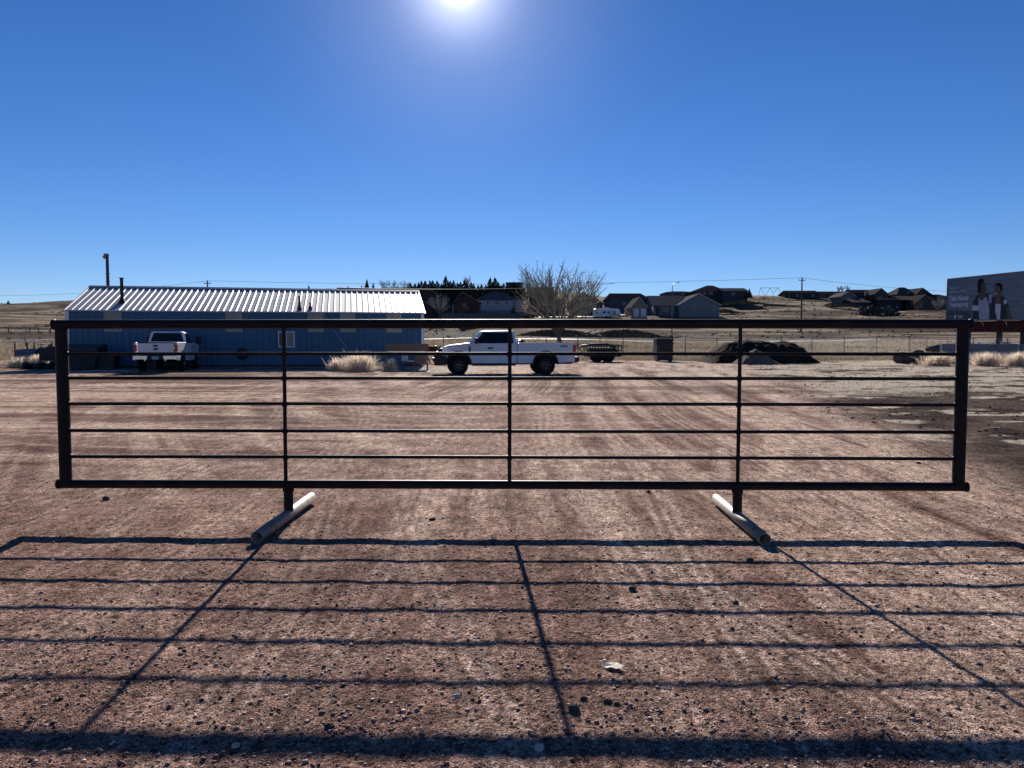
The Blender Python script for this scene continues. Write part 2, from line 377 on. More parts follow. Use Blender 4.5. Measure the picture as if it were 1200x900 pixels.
for q in (nA, nB, vo): t.links.new(tcn.outputs['Object'], q.inputs['Vector'])
def mrange(src, a, b_, c, d):
    r = N('ShaderNodeMapRange', t); r.inputs[1].default_value = a; r.inputs[2].default_value = b_; r.inputs[3].default_value = c; r.inputs[4].default_value = d
    t.links.new(src, r.inputs[0]); return r.outputs[0]
def mult(a, b_):
    m_ = N('ShaderNodeMath', t, operation='MULTIPLY'); t.links.new(a, m_.inputs[0]); t.links.new(b_, m_.inputs[1]); return m_.outputs[0]
sep = N('ShaderNodeSeparateColor', t); t.links.new(vo.outputs['Color'], sep.inputs[0])
sep2 = N('ShaderNodeSeparateColor', t); t.links.new(vo2.outputs['Color'], sep2.inputs[0])
f1 = mrange(nA.outputs['Fac'], .34, .66, .5, 1.5); f2 = mrange(nB.outputs['Fac'], .32, .68, .6, 1.4); f3 = mult(mrange(sep.outputs[0], 0, 1, .5, 1.5), mrange(sep2.outputs[0], .0, 1, .72, 1.28))
mpC = N('ShaderNodeMapping', t); mpC.inputs['Scale'].default_value = (11, 2.4, 1); t.links.new(tcn.outputs['Object'], mpC.inputs[0])
nC = N('ShaderNodeTexNoise', t); nC.inputs['Scale'].default_value = 1; nC.inputs['Detail'].default_value = 7; nC.inputs['Roughness'].default_value = .7; t.links.new(mpC.outputs[0], nC.inputs['Vector'])
sp_ = mrange(sep2.outputs[1], .10, .16, .35, 1.0)
ff = mult(mult(mult(f1, f2), f3), mult(mrange(nC.outputs['Fac'], .36, .64, .66, 1.36), sp_))
vs_ = N('ShaderNodeVectorMath', t, operation='SCALE'); t.links.new(at.outputs['Color'], vs_.inputs[0]); t.links.new(ff, vs_.inputs['Scale'])
t.links.new(vs_.outputs[0], b.inputs['Base Color'])
bh = N('ShaderNodeMath', t, operation='ADD'); t.links.new(mrange(nA.outputs['Fac'], .2, .8, 0, 1), bh.inputs[0]); t.links.new(mrange(vo.outputs['Distance'], 0, .7, .9, 0), bh.inputs[1])
bh2 = N('ShaderNodeMath', t, operation='ADD'); t.links.new(bh.outputs[0], bh2.inputs[0]); t.links.new(mrange(vo2.outputs['Distance'], 0, .7, 1.1, 0), bh2.inputs[1]); bh = bh2
bp = N('ShaderNodeBump', t); bp.inputs['Strength'].default_value = 1; bp.inputs['Distance'].default_value = .016
t.links.new(bh.outputs[0], bp.inputs['Height'])
bp2 = N('ShaderNodeBump', t); bp2.inputs['Strength'].default_value = .7; bp2.inputs['Distance'].default_value = .10
t.links.new(nB.outputs['Fac'], bp2.inputs['Height']); t.links.new(bp.outputs[0], bp2.inputs['Normal']); t.links.new(bp2.outputs[0], b.inputs['Normal'])
gr = np_mesh('ground', np.stack([XX, YY, ZZ], -1).reshape(-1, 3), fc, gm, col.reshape(-1, 4), True)
tag(gr, kind='structure')
# exact near ground height by looking it up in the sheet
def ghi(x, y):
    x = np.asarray(x, float); y = np.asarray(y, float)
    u_ = x / (np.maximum(y, 2) + 6)
    i = np.clip(np.searchsorted(Yr, y) - 1, 0, nr - 2); j = np.clip(np.searchsorted(U, u_) - 1, 0, nc - 2)
    ty = np.clip((y - Yr[i]) / (Yr[i + 1] - Yr[i]), 0, 1); tu = np.clip((u_ - U[j]) / (U[j + 1] - U[j]), 0, 1)
    return (ZZ[i, j] * (1 - tu) + ZZ[i, j + 1] * tu) * (1 - ty) + (ZZ[i + 1, j] * (1 - tu) + ZZ[i + 1, j + 1] * tu) * ty
def gh(x, y): return float(ghi(np.array([x]), np.array([y]))[0])

def sheet(name, m, f0, f1, xs, dz=.03, n=6):
    """strip of ground between y=f0(x) and y=f1(x)"""
    mb = MB(); vs = []
    for x in xs:
        for k in range(n + 1):
            y = f0(x) + (f1(x) - f0(x)) * k / n; vs.append((x, y, gh(x, y) + dz))
    fs = [(i * (n + 1) + k, (i + 1) * (n + 1) + k, (i + 1) * (n + 1) + k + 1, i * (n + 1) + k + 1) for i in range(len(xs) - 1) for k in range(n)]
    mb.add(vs, fs, True); return tag(mb.build(name, m), kind='structure')
sheet('road', M['road'], lambda x: 114 + 1.2 * math.sin(x * .01), lambda x: 119.5 + 1.2 * math.sin(x * .01), np.arange(-120, 200, 2.0), .12, 8)
sheet('path', M['pale'], lambda x: 196 + 4 * math.sin(x * .21), lambda x: 203 + 5 * math.sin(x * .17 + 1) * (1 if x < 22 else .4), np.arange(7, 36, .7), .35, 8)
tag(bpy.data.objects['path'], 'pale gravel drive below the houses behind the bare tree')

# pebbles
def octa():
    v = np.array([[1, 0, 0], [-1, 0, 0], [0, 1, 0], [0, -1, 0], [0, 0, 1], [0, 0, -1.]]); f = np.array([[0, 2, 4], [2, 1, 4], [1, 3, 4], [3, 0, 4], [2, 0, 5], [1, 2, 5], [3, 1, 5], [0, 3, 5]]); return v, f
def ico():
    bm = bmesh.new(); bmesh.ops.create_icosphere(bm, subdivisions=1, radius=1)
    v = np.array([x.co[:] for x in bm.verts]); f = np.array([[q.index for q in x.verts] for x in bm.faces]); bm.free(); return v, f
IV, IF = ICO = ico(); OCT = octa()
def pebbles(name, label, n, y0, y1, r0, r1, seed, pw=5, shp=None):
    IV, IF = shp or ICO; nvx = len(IV)
    r_ = np.random.default_rng(seed)
    t_ = r_.random(n); y = 1 / (1 / y0 + (1 / y1 - 1 / y0) * t_); x = (r_.random(n) * 2 - 1) * (y * .72 + .8)
    keep = r_.random(n) < .35 + .9 * sstep(.35, .62, fbm(x * 1.1, y * 1.1, 77, 3)); x = x[keep]; y = y[keep]; n = len(x)
    rad = r0 + (r1 - r0) * r_.random(n) ** pw
    sq = np.stack([.7 + .7 * r_.random(n), .7 + .7 * r_.random(n), .45 + .4 * r_.random(n)], -1)
    a = r_.random(n) * 6.28; V = IV[None] * (1 + (r_.random((n, nvx, 1)) - .5) * .5) * sq[:, None] * rad[:, None, None]
    ca, sa = np.cos(a)[:, None], np.sin(a)[:, None]
    V = np.stack([V[..., 0] * ca - V[..., 1] * sa, V[..., 0] * sa + V[..., 1] * ca, V[..., 2]], -1)
    V += np.stack([x, y, ghi(x, y) + rad * .28], -1)[:, None]
    Fc = (IF[None] + (np.arange(n) * nvx)[:, None, None]).reshape(-1, 3)
    gi = np.clip(np.searchsorted(Yr, y) - 1, 0, nr - 2); gj = np.clip(np.searchsorted(U, x / (np.maximum(y, 2) + 6)) - 1, 0, nc - 2); gc = base[gi, gj]
    pal_ = np.array([[.13, .08, .07], [.26, .16, .135], [.42, .275, .225], [.26, .20, .18], [.06, .04, .04], [.62, .52, .44]])
    ci = r_.choice(6, n, p=[.24, .25, .23, .12, .12, .04]); cc = pal_[ci] * (.8 + .4 * r_.random((n, 1)))
    if nvx == 6: cc = .25 * cc + .75 * gc * (.30 + 1.5 * r_.random((n, 1)))
    cl = np.concatenate([np.repeat(cc, nvx, 0), np.ones((n * nvx, 1))], -1)
    pm = bpy.data.materials.get('pebble_stone')
    if not pm:
        pm = bpy.data.materials.new('pebble_stone'); pm.use_nodes = True; t2 = pm.node_tree; b2 = t2.nodes['Principled BSDF']
        a2_ = N('ShaderNodeAttribute', t2, attribute_name='Tint'); t2.links.new(a2_.outputs['Color'], b2.inputs['Base Color']); b2.inputs['Roughness'].default_value = .7; b2.inputs['Specular IOR Level'].default_value = .12
    return tag(np_mesh(name, V.reshape(-1, 3), Fc, pm, cl), label, 'gravel', None, 'stuff')
pebbles('gravel', 'loose reddish gravel and small stones strewn over the yard in the foreground', 28000, 2.2, 16, .003, .0115, 5, 4)
pebbles('grit', 'fine reddish grit covering the yard in the foreground', 190000, 2.2, 13, .0016, .0042, 6, 2, OCT)

r_ = np.random.default_rng(31); n = 7000; y = 10 + 38 * r_.random(n) ** .8; x = right_edge(y) - 1 + r_.random(n) * (y * .78 - right_edge(y) + 3); kp = (x > right_edge(y) - 1) & (fbm(x * .7, y * .7, 45, 4) > .44); x = x[kp]; y = y[kp]; n = len(x)
rad = .008 + .030 * r_.random(n) ** 5; V = IV[None] * (1 + (r_.random((n, 12, 1)) - .5) * .7) * rad[:, None, None] * np.array([1.2, 1, .65]) + np.stack([x, y, ghi(x, y) + rad * .2], -1)[:, None]
M['clod'] = mat('soil_clod', (.10, .068, .055), .95, 0, .4, 1.0)
tag(np_mesh('soil_clods', V.reshape(-1, 3), (IF[None] + (np.arange(n) * 12)[:, None, None]).reshape(-1, 3), M['clod']), 'dark clods of churned soil at the right of the yard', 'soil', None, 'stuff')
# larger single stones
STONES = [(632, 878, .026, 'pale', 'pale rounded stone lying in the thick shadow band at the bottom'),
          (671, 832, .030, 'rock', 'dark angular stone, largest of the cluster right of the middle shadow'),
          (684, 820, .020, 'rock', 'dark stone at the back of the cluster near the middle shadow'),
          (712, 823, .020, 'rock', 'dark stone left in the pair right of the cluster'),
          (723, 826, .016, 'rock', 'dark stone right in the pair right of the cluster'),
          (740, 691, .020, 'rock', 'dark stone in front of the foot of the middle of the gate'),
          (879, 658, .032, 'rock', 'flat dark stone just in front of the right skid pipe'),
          (507, 609, .030, 'rock', 'dark stone on open gravel under the bottom rail right of the left foot'),
          (124, 586, .034, 'rock', 'flat dark stone below the left end of the bottom rail'),
          (385, 853, .022, 'rock', 'dark stone at the upper edge of the thick shadow band'),
          (535, 816, .018, 'pale', 'small pale stone in front of the thin shadow, near the middle'),
          (275, 875, .020, 'pale', 'small pale stone inside the thick shadow at lower left'),
          (760, 577, .024, 'rock', 'dark stone just beneath the bottom rail right of centre'),
          (862, 706, .018, 'rock', 'small dark stone between the shadow lines below the right skid')]
M['pale_stone'] = mat('pale_stone', (.42, .38, .33), .8, 0, .2, 30)
for i, (u, v, r_, k, lb) in enumerate(STONES):
    y = CAMH / math.tan(ang(v)); x = xat(u, v, y); z = gh(x, y)
    r_ *= .8; mb = MB().blob((0, 0, r_ * .35), r_, 2, .45, 100 + i, (1.15, .9, .7)); o = mb.build('stone', M['pale_stone'] if k == 'pale' else M['rock']); o.location = (x, y, z)
    tag(o, lb, 'stone', 'loose stones on the gravel')
# bleached leaf
y = CAMH / math.tan(ang(783)); x = xat(719, 783, y)
mb = MB(); outl = [(-.05, .0), (-.042, .018), (-.02, .026), (0, .02), (.02, .024), (.035, .006), (.058, -.004), (.03, -.016), (.045, -.024), (.01, -.024), (-.02, -.02), (-.04, -.014)]
vs = [(0, 0, .012)] + [(a * .95, b_ * 1.5, .004 + .012 * abs(math.sin(i * 1.7))) for i, (a, b_) in enumerate(outl)]
vs2 = [(p[0], p[1], p[2] - .0015) for p in vs]; k = len(outl)
mb.add(vs + vs2, [(0, 1 + i, 1 + (i + 1) % k) for i in range(k)] + [(k + 1, k + 2 + (i + 1) % k, k + 2 + i) for i in range(k)] + [(1 + i, k + 2 + i, k + 2 + (i + 1) % k, 1 + (i + 1) % k) for i in range(k)])
o = mb.build('dry_leaf', M['leaf']); o.location = (x, y, gh(x, y) + .004); tag(o, 'bleached curled leaf lying on the gravel between two shadow lines', 'leaf')

# ------------------------------------------------------------------ the pipe gate
GD = 6.82
gate = thing('pipe_gate', 'long free-standing dark steel pipe gate panel on two skid pipe feet', 'gate', (-.035, GD, 0), R(-1.0))
ztop, zbot = zat(380, GD), zat(568.8, GD)
XL, XR = -4.0, 3.99
def sag(x, a): return a * (1 - (x / 4.0) ** 2)
def hpipe(name, z, r_, x0, x1, bow=0.0, n=14):
    xs = np.linspace(x0, x1, 17)
    return MB().tube([(q, 0, z + sag(q, bow)) for q in xs], r_, n).build(name, M['gate'], gate)
hpipe('top_rail', ztop, .0415, XL - .055, XR + .055, .004, 18); 
hpipe('bottom_rail', zbot, .039, XL - .05, XR + .06, .006, 18)
for s_, x in ((-1, XL), (1, XR)):
    ep = MB().tube([(x, 0, zbot), (x, 0, ztop)], .052, 18)
    for zz_ in (zbot + .04, ztop - .045): ep.tube([(x, 0, zz_ - .006), (x, 0, zz_), (x, 0, zz_ + .006)], [.053, .058, .053], 18)
    for v in (415, 443.5, 474, 505.5, 536.5): ep.tube([(x - s_ * .048, 0, zat(v, GD)), (x - s_ * .056, 0, zat(v, GD))], [.026, .019], 12)
    ep.build('end_post', M['gate'], gate)
    c = MB(); c.lathe([(.0, 0), (.045, .004), (.047, .02), (.0, .028)], (XL - .078 if s_ < 0 else XR + .05, 0, ztop), 'x', 16); c.build('end_cap', M['gate'], gate)
    c = MB(); c.lathe([(.0, 0), (.043, .004), (.045, .03), (.0, .04)], (XL - .08 if s_ < 0 else XR + .05, 0, zbot), 'x', 16); c.build('end_cap', M['gate'], gate)
for v in (415, 443.5, 474, 505.5, 536.5): hpipe('rail', zat(v, GD), .0150, XL, XR, random.uniform(.0, .01))
UX = [xat(332, 470, GD) + .035, xat(597, 470, GD) + .035, xat(864.5, 470, GD) + .035]
for x in UX:
    u_ = MB().tube([(x, .0, zbot), (x + .004, 0, ztop)], .0170, 12)
    for v in (415, 443.5, 474, 505.5, 536.5): u_.tube([(x, 0, zat(v, GD) - .022), (x, 0, zat(v, GD) + .022)], .0235, 10)
    u_.build('upright', M['gate'], gate)
for i, x in enumerate((UX[0] + .022, UX[2] - .0)):
    mb = MB().tube([(x, 0, .09), (x, 0, zbot - .01)], .042, 18).tube([(x, 0, zbot - .06), (x, 0, zbot - .035)], .050, 16)
    mb.build('foot_post', M['gate'], gate)
    sx = x; rr_ = .050; zc = .052
    p0, p1 = (sx - .01 if i == 0 else sx + .0, -.80, zc), (sx, .74, zc + .01)
    n = 24; sk = MB(); vo_ = []; 
    for (px, py, pz) in (p0, p1):
        for rad in (rr_, rr_ - .006):
            vo_ += [(px + rad * math.cos(2 * math.pi * k / n), py, pz + rad * math.sin(2 * math.pi * k / n)) for k in range(n)]
    fs = []
    for k in range(n):
        k2 = (k + 1) % n
        fs += [(k, k2, 2 * n + k2, 2 * n + k), (n + k, 3 * n + k, 3 * n + k2, n + k2), (k, n + k, n + k2, k2), (2 * n + k, 2 * n + k2, 3 * n + k2, 3 * n + k)]
    sk.add(vo_, fs, True); o = sk.build('skid_pipe', M['skid'], gate)
    o['label'] = 'pale worn skid pipe lying on the gravel'
    if i == 1: pass

# ------------------------------------------------------------------ blue metal building
BA = Pt(80, 434, 42); BYAW = math.atan2(4.0, 19.0)
bld = thing('metal_building', 'long low blue metal shed with white ribbed roof beside the pickups', 'building', (BA.x, 42, .15), BYAW)
BL, BDP, EH, RH = 19.4, 8.8, 3.22, 4.77
def ribbed(L, H, z0, pitch=.34, depth=.03, base_t=0.0):
    pts = []; x = 0
    while x < L:
        for dx, dy in ((0, 0), (.045, -depth), (.085, -depth), (.13, 0)):
            if x + dx <= L: pts.append((x + dx, dy))
        x += pitch
    pts.append((L, 0)); return pts
def wall_front(x0, x1, z0, z1, m, name, off=0.0):
    pr = [(p[0] + x0, p[1] - off) for p in ribbed(x1 - x0, 0, 0)]
    mb = MB(); n = len(pr); vs = [(a, b_, z0) for a, b_ in pr] + [(a, b_, z1) for a, b_ in pr] + [(a, .12, z0) for a, b_ in pr] + [(a, .12, z1) for a, b_ in pr]
    fs = []
    for i in range(n - 1):
        fs += [(i, i + 1, n + i + 1, n + i), (2 * n + i, 3 * n + i, 3 * n + i + 1, 2 * n + i + 1), (n + i, n + i + 1, 3 * n + i + 1, 3 * n + i), (i, 2 * n + i, 2 * n + i + 1, i + 1)]
    fs += [(0, n, 3 * n, 2 * n), (n - 1, 3 * n - 1, 4 * n - 1, 2 * n - 1)]
    mb.add(vs, fs); return mb.build(name, m, bld)
fw = wall_front(0, BL, 0, EH, M['blue'], 'front_wall'); fw['label'] = 'blue ribbed front wall'
mb = MB()
for x in (0, BL - .1): mb.prism([(.0, 0), (BDP, 0), (BDP, EH), (BDP / 2, RH), (0, EH)], 'x', x, x + .1)
mb.box(.1, BL - .1, BDP - .1, BDP, 0, EH); mb.build('wall', M['blue'], bld)
# roof: ribbed sheets both slopes
sl_ = (RH - EH) / (BDP / 2); ov = .14
def roof_side(sgn):
    pr = ribbed(BL + 2 * ov, 0, 0, .34, -.034); mb = MB(); n = len(pr)
    def q(x, h, t_, dz):  # t_ 0 eave..1 ridge
        y = -ov + (BDP / 2 + ov) * t_; z = EH + .06 + sl_ * (y) + h + dz
        return (x - ov, y if sgn < 0 else BDP - y, z)
    vs = [q(a, b_ , 0, 0) for a, b_ in pr] + [q(a, b_, 1, 0) for a, b_ in pr] + [q(a, 0, 0, -.04) for a, b_ in pr] + [q(a, 0, 1, -.04) for a, b_ in pr]
    fs = []
    for i in range(n - 1): fs += [(i, i + 1, n + i + 1, n + i), (2 * n + i, 3 * n + i, 3 * n + i + 1, 2 * n + i + 1), (i, 2 * n + i, 2 * n + i + 1, i + 1), (n + i, n + i + 1, 3 * n + i + 1, 3 * n + i)]
    fs += [(0, n, 3 * n, 2 * n), (n - 1, 3 * n - 1, 4 * n - 1, 2 * n - 1)]
    mb.add(vs, fs); return mb.build('roof', M['roofw'], bld)
rf = roof_side(-1); roof_side(1)
mb = MB(); zr = EH + .06 + sl_ * BDP / 2
mb.prism([(BDP / 2 - .28, zr - .28 * sl_ + .05), (BDP / 2, zr + .06), (BDP / 2 + .28, zr - .28 * sl_ + .05), (BDP / 2, zr + .075)], 'x', -ov, BL + ov); mb.build('ridge_cap', M['roofw'], bld)
for x in (-.035, BL - .13): MB().prism([(x, -.062), (x + .165, -.062), (x + .165, -.037), (x + .03, -.037), (x + .03, .13), (x, .13)] if x < 0 else [(x, -.062), (x + .165, -.062), (x + .165, .13), (x + .136, .13), (x + .136, -.037), (x, -.037)], 'z', 0, EH - .02).build('corner_trim', M['trim'], bld)
mb = MB().box(-.02, BL + .02, -.13, -.075, EH - .03, EH + .045); mb.build('eave_trim', M['trim'], bld)
def bx(u, v=380):   # pixel column -> local x on front wall
    # intersect ray with wall line
    dx = (u - 600) / F
    c, s_ = math.cos(BYAW), math.sin(BYAW)
    t_ = (dx * 42 - BA.x) / (c - dx * s_); return t_
for a, b_ in ((123, 144), (265, 285), (361, 380), (399, 417), (453, 471)):
    wall_front(bx(a), bx(b_), 2.07, EH - .035, M['fiber'], 'light_panel', .036)['label'] = 'pale translucent wall panel under the eave'
wx0, wx1 = bx(326.5), bx(346)
wn = MB().box(wx0, wx1, -.11, -.05, 1.2, 1.27).box(wx0, wx1, -.11, -.05, 2.06, 2.12).box(wx0, wx0 + .06, -.11, -.05, 1.27, 2.06).box(wx1 - .06, wx1, -.11, -.05, 1.27, 2.06).box((wx0 + wx1) / 2 - .02, (wx0 + wx1) / 2 + .02, -.10, -.05, 1.27, 2.06).build('window', M['trim'], bld)
MB().box(wx0 + .06, (wx0 + wx1) / 2 - .02, -.085, -.055, 1.27, 2.06).build('pane', M['glass'], wn)
MB().box((wx0 + wx1) / 2 + .02, wx1 - .06, -.085, -.055, 1.27, 2.06).build('shutter', mat('window_board', (.30, .26, .22), .8), wn)
def flue(u, v0, v1, r_, fl, nm='stove_pipe'):
    x = bx(u) + .0; Yl = 42 + x * math.sin(BYAW)
    # choose local y so that pipe base sits on roof at v0
    best = min(np.linspace(.1, BDP / 2 - .1, 60), key=lambda yy: abs((CAMH - (zat(v0, Yl + yy))) - (CAMH - (EH + .06 + sl_ * yy + .05))))
    Y2 = Yl + best * math.cos(BYAW); xx = x + (u - 600) / F * best * .0
    # shift x so column matches
    wxp = (u - 600) / F * Y2; lx = ((wxp - BA.x) * math.cos(BYAW) + (Y2 - 42) * math.sin(BYAW)); ly = best
    z0 = EH + .02 + sl_ * ly; z1 = zat(v1, Y2) - .05
    mb = MB().tube([(lx, ly, z0), (lx, ly, z1)], r_, 12)
    if fl: mb.tube([(lx, ly, z1 - .04), (lx, ly, z1 + .02)], r_ * 1.35, 12).lathe([(r_ * 2.6, z0 - .02 - 0), (r_ * 1.1, z0 + .28)], (lx, ly, 0), 'z', 12)
    mb.build(nm, M['black'], bld)
flue(145.5, 357, 328, .09, True); flue(352, 365, 349.5, .06, True); flue(364.5, 364.5, 357.5, .055, True)
# guy cable from the eave down to the wall foot
mb = MB().tube([(bx(380), -.16, EH - .05), (bx(396), -.5, 1.9), (bx(413), -.9, .75)], .02, 5); mb.build('guy_cable', M['galv'], bld)
MB().box(-.01, BL + .01, -.055, -.032, -.1, .22).build('base_flashing', M['darkplastic'], bld)
# AC / round fan on wall
mb = MB(); mb.lathe([(0, -.2), (.3, -.2), (.34, -.12), (.34, -.03)], (bx(284.5), 0, .85), 'y', 20); mb.build('wall_fan', M['darkplastic'], bld)

# ------------------------------------------------------------------ pickups
def text_mesh(txt, size, ext, sx=1.0, bold=False):
    cu = bpy.data.curves.new('lettering', 'FONT'); cu.body = txt; cu.size = size; cu.extrude = ext; cu.offset = size * (.035 if bold else 0)
    cu.align_x = 'CENTER'; cu.align_y = 'CENTER'; cu.resolution_u = 3
    o = bpy.data.objects.new('tmp', cu); C.objects.link(o)
    me = bpy.data.meshes.new_from_object(o, depsgraph=bpy.context.evaluated_depsgraph_get()); bpy.data.objects.remove(o)
    for v in me.vertices: v.co.x *= sx
    return me
def lettering(txt, size, m, parent, mtx, ext=.002, sx=1.0, bold=False, name='lettering'):
    bpy.context.view_layer.update()
    me = text_mesh(txt, size, ext, sx, bold); me.transform(mtx); me.materials.clear(); me.materials.append(m)
    o = bpy.data.objects.new(name, me); C.objects.link(o); o.parent = parent; return o
def arch(cx, r_, z0, n=14, rev=False):
    a0 = math.asin(min(1, max(-1, (z0 - .46) / r_)))
    aa = np.linspace(math.pi - a0, a0, n)
    p = [(cx + r_ * math.cos(a), .46 + r_ * math.sin(a)) for a in aa]
    return p[::-1] if rev else p
def make_truck(label, loc, rz, guard=True, tow=False, flare=True):
    t_ = thing('pickup_truck', label, 'pickup', loc, rz)
    # front clip and lower cab: side profile, running nose -> tail along the bottom
    top = [(2.66, .70), (2.70, .95), (2.66, 1.12), (2.58, 1.22), (2.30, 1.305), (1.9, 1.345), (1.45, 1.40), (.9, 1.375), (-.66, 1.375)]
    prof = [(-.66, .50)] + [(1.40, .50)] + arch(1.96, .55, .52) + [(2.56, .55)] + top
    b_ = MB().prism(prof, 'y', -.97, .97).build('body', M['paint'], t_, bevel=.055)
    # greenhouse with slanted sides
    zb, zt = 1.37, 1.90
    def ring(z, xf, xr, wf, wr): return [(xf, -wf, z), (xf, wf, z), (xr, wr, z), (xr, -wr, z)]
    vs = ring(zb, 1.52, -.66, .93, .93) + ring(zt, .93, -.56, .76, .78) + ring(1.955, .72, -.45, .60, .62)
    fs = [(3, 2, 1, 0), (8, 9, 10, 11)] + [(i + 4 * k, (i + 1) % 4 + 4 * k, (i + 1) % 4 + 4 * (k + 1), i + 4 * (k + 1)) for k in (0, 1) for i in range(4)]
    cab = MB().add(vs, fs).build('cab_roof', M['paint'], t_, bevel=.035)
    def face_pt(a, b2, c_, d_, s, u2, off):   # bilinear on quad a b c d
        a, b2, c_, d_ = map(Vector, (a, b2, c_, d_)); p = (a * (1 - s) + b2 * s) * (1 - u2) + (d_ * (1 - s) + c_ * s) * u2
        nrm_ = (b2 - a).cross(d_ - a).normalized(); return p + nrm_ * off
    def pane(quad, poly, name, m, par=None):
        mb = MB(); front = [face_pt(*quad, s, u2, .006) for s, u2 in poly]; back = [face_pt(*quad, s, u2, -.01) for s, u2 in poly]; n = len(poly)
        mb.add(front + back, [tuple(range(n)), tuple(range(2 * n - 1, n - 1, -1))] + [(i, (i + 1) % n, n + (i + 1) % n, n + i) for i in range(n)])
        return mb.build(name, m, par or t_)
    pane((vs[0], vs[1], vs[5], vs[4]), [(.05, .06), (.95, .06), (.93, .93), (.07, .93)], 'windscreen', M['winsh'])
    pane((vs[2], vs[3], vs[7], vs[6]), [(.06, .14), (.94, .14), (.92, .88), (.88, .95), (.12, .95), (.08, .88)], 'rear_window', M['glass'])
    for sgn in (1, -1):
        # door panels slightly proud, cut lines between them
        y = .97 * sgn
        def slab(x0, x1, z0, z1, nm, par, m=M['paint'], th=.006, zz1=None):
            return MB().prism([(x0, z0), (x1, z0), (x1, z1), (x0, z1 if zz1 is None else zz1)], 'y', y - (.0 if sgn > 0 else th), y + (th if sgn > 0 else 0)).build(nm, m, par)
        d1 = slab(.28, 1.36, .62, 1.31, 'door', t_); d2 = slab(-.57, .25, .62, 1.31, 'rear_door', t_)
        for xh, dd in ((.42, d1), ):
            MB().box(xh, xh + .24, y - .03, y + .035 * sgn + .0, 1.13, 1.20).build('handle', M['black'], dd)
        q = (vs[1], vs[2], vs[6], vs[5]) if sgn > 0 else (vs[3], vs[0], vs[4], vs[7])
        def fl(p): return [(a, b4) for a, b4 in p] if sgn > 0 else [(1 - a, b4) for a, b4 in p][::-1]
        pane(q, fl([(.13, .22), (.20, .02), (.605, .02), (.595, .90), (.09, .90)]), 'side_window', M['glass'])
        pane(q, fl([(.605, .02), (.93, .02), (.92, .90), (.595, .90)]), 'quarter_window', M['glass'])
        # vent badge, headlight, marker
        slab(1.42, 1.50, 1.0, 1.24, 'fender_vent', t_, M['black'], .008)
        MB().prism([(2.40, 1.0), (2.69, 1.0), (2.67, 1.14), (2.60, 1.22), (2.42, 1.24)], 'y', min(y * .83, y * 1.012), max(y * .83, y * 1.012)).build('headlight', M['lamp'], t_)
        MB().box(2.40, 2.60, min(y * .86, y * 1.014), max(y * .86, y * 1.014), .93, .995).build('indicator', M['amber'], t_)
        # mirrors
        ms = 1.35 if tow else 1.0; mx = 1.17
        yo = y * (1.06 if not tow else 1.12)
        mir = MB().beam((mx, y * .96, 1.40), (mx, yo + .05 * sgn, 1.43), .05, .06).build('mirror', M['black'], t_)
        MB().box(mx - .06, mx + .07, min(yo, yo + .22 * ms * sgn), max(yo, yo + .22 * ms * sgn), 1.35, 1.35 + .26 * ms).build('mirror_housing', M['black'], mir, bevel=.03)
        MB().box(-.6, 1.35, y - .10 if sgn > 0 else y - .06, y + .06 if sgn > 0 else y + .10, .40, .47).build('running_board', M['black'], t_, bevel=.01)
        # bed sides
        bp_ = [(-3.30, .56)] + [(-2.60, .52)] + arch(-1.96, .55, .52) + [(-1.36, .50), (-.69, .50), (-.69, 1.37), (-.72, 1.40), (-3.28, 1.40), (-3.33, 1.36)]
        MB().prism(bp_, 'y', min(y, y * .91), max(y, y * .91)).build('bed_side', M['paint'], t_, bevel=.02)
        for cx in (1.96, -1.96):
            if flare:
                n = 16; vs2 = []
                for k in range(n + 1):
                    a = math.pi * (k / n) * 1.02 - .03
                    for rr2, yy in ((.54, y * .99), (.60, y * 1.0), (.60, y * 1.035), (.54, y * 1.035)):
                        vs2.append((cx + rr2 * math.cos(a), yy, .46 + rr2 * math.sin(a)))
                fs2 = [(4 * k + j, 4 * k + (j + 1) % 4, 4 * k + 4 + (j + 1) % 4, 4 * k + 4 + j) for k in range(n) for j in range(4)]
                MB().add(vs2, fs2).build('wheel_flare', M['darkplastic'], t_)
            yw = y * .93
            wh = thing('wheel', None, None); wh.parent = t_; wh.location = (cx, yw, .425)
            tw = .14; ty = MB().lathe([(.27, -tw), (.385, -tw), (.415, -tw * .8), (.425, -tw * .45), (.425, tw * .45), (.415, tw * .8), (.385, tw), (.27, tw)], (0, 0, 0), 'y', 32)
            for k in range(28):     # tread lugs
                a = 2 * math.pi * k / 28; m_ = Matrix.Rotation(a, 3, 'Y')
                for yy in (-.11, .04):
                    pts = [m_ @ Vector(p) for p in ((-.025, yy, .42), (.025, yy, .42), (.025, yy + .07, .42), (-.025, yy + .07, .42), (-.025, yy, .44), (.025, yy, .44), (.025, yy + .07, .44), (-.025, yy + .07, .44))]
                    ty.add(pts, [(0, 3, 2, 1), (4, 5, 6, 7), (0, 1, 5, 4), (1, 2, 6, 5), (2, 3, 7, 6), (3, 0, 4, 7)])
            ty.build('tyre', M['rubber'], wh)
            ri = MB().lathe([(.27, .13 * sgn), (.245, .10 * sgn), (.235, -.08 * sgn), (.0, -.06 * sgn)], (0, 0, 0), 'y', 28)
            ri.lathe([(.0, .10 * sgn), (.07, .10 * sgn), (.085, .03 * sgn)], (0, 0, 0), 'y', 18)
            for k in range(8):
                a = 2 * math.pi * k / 8; ri.beam((.06 * math.cos(a), .06 * sgn, .06 * math.sin(a)), (.25 * math.cos(a), .085 * sgn, .25 * math.sin(a)), .035, .03)
            ri.build('rim', M['rim'], wh)
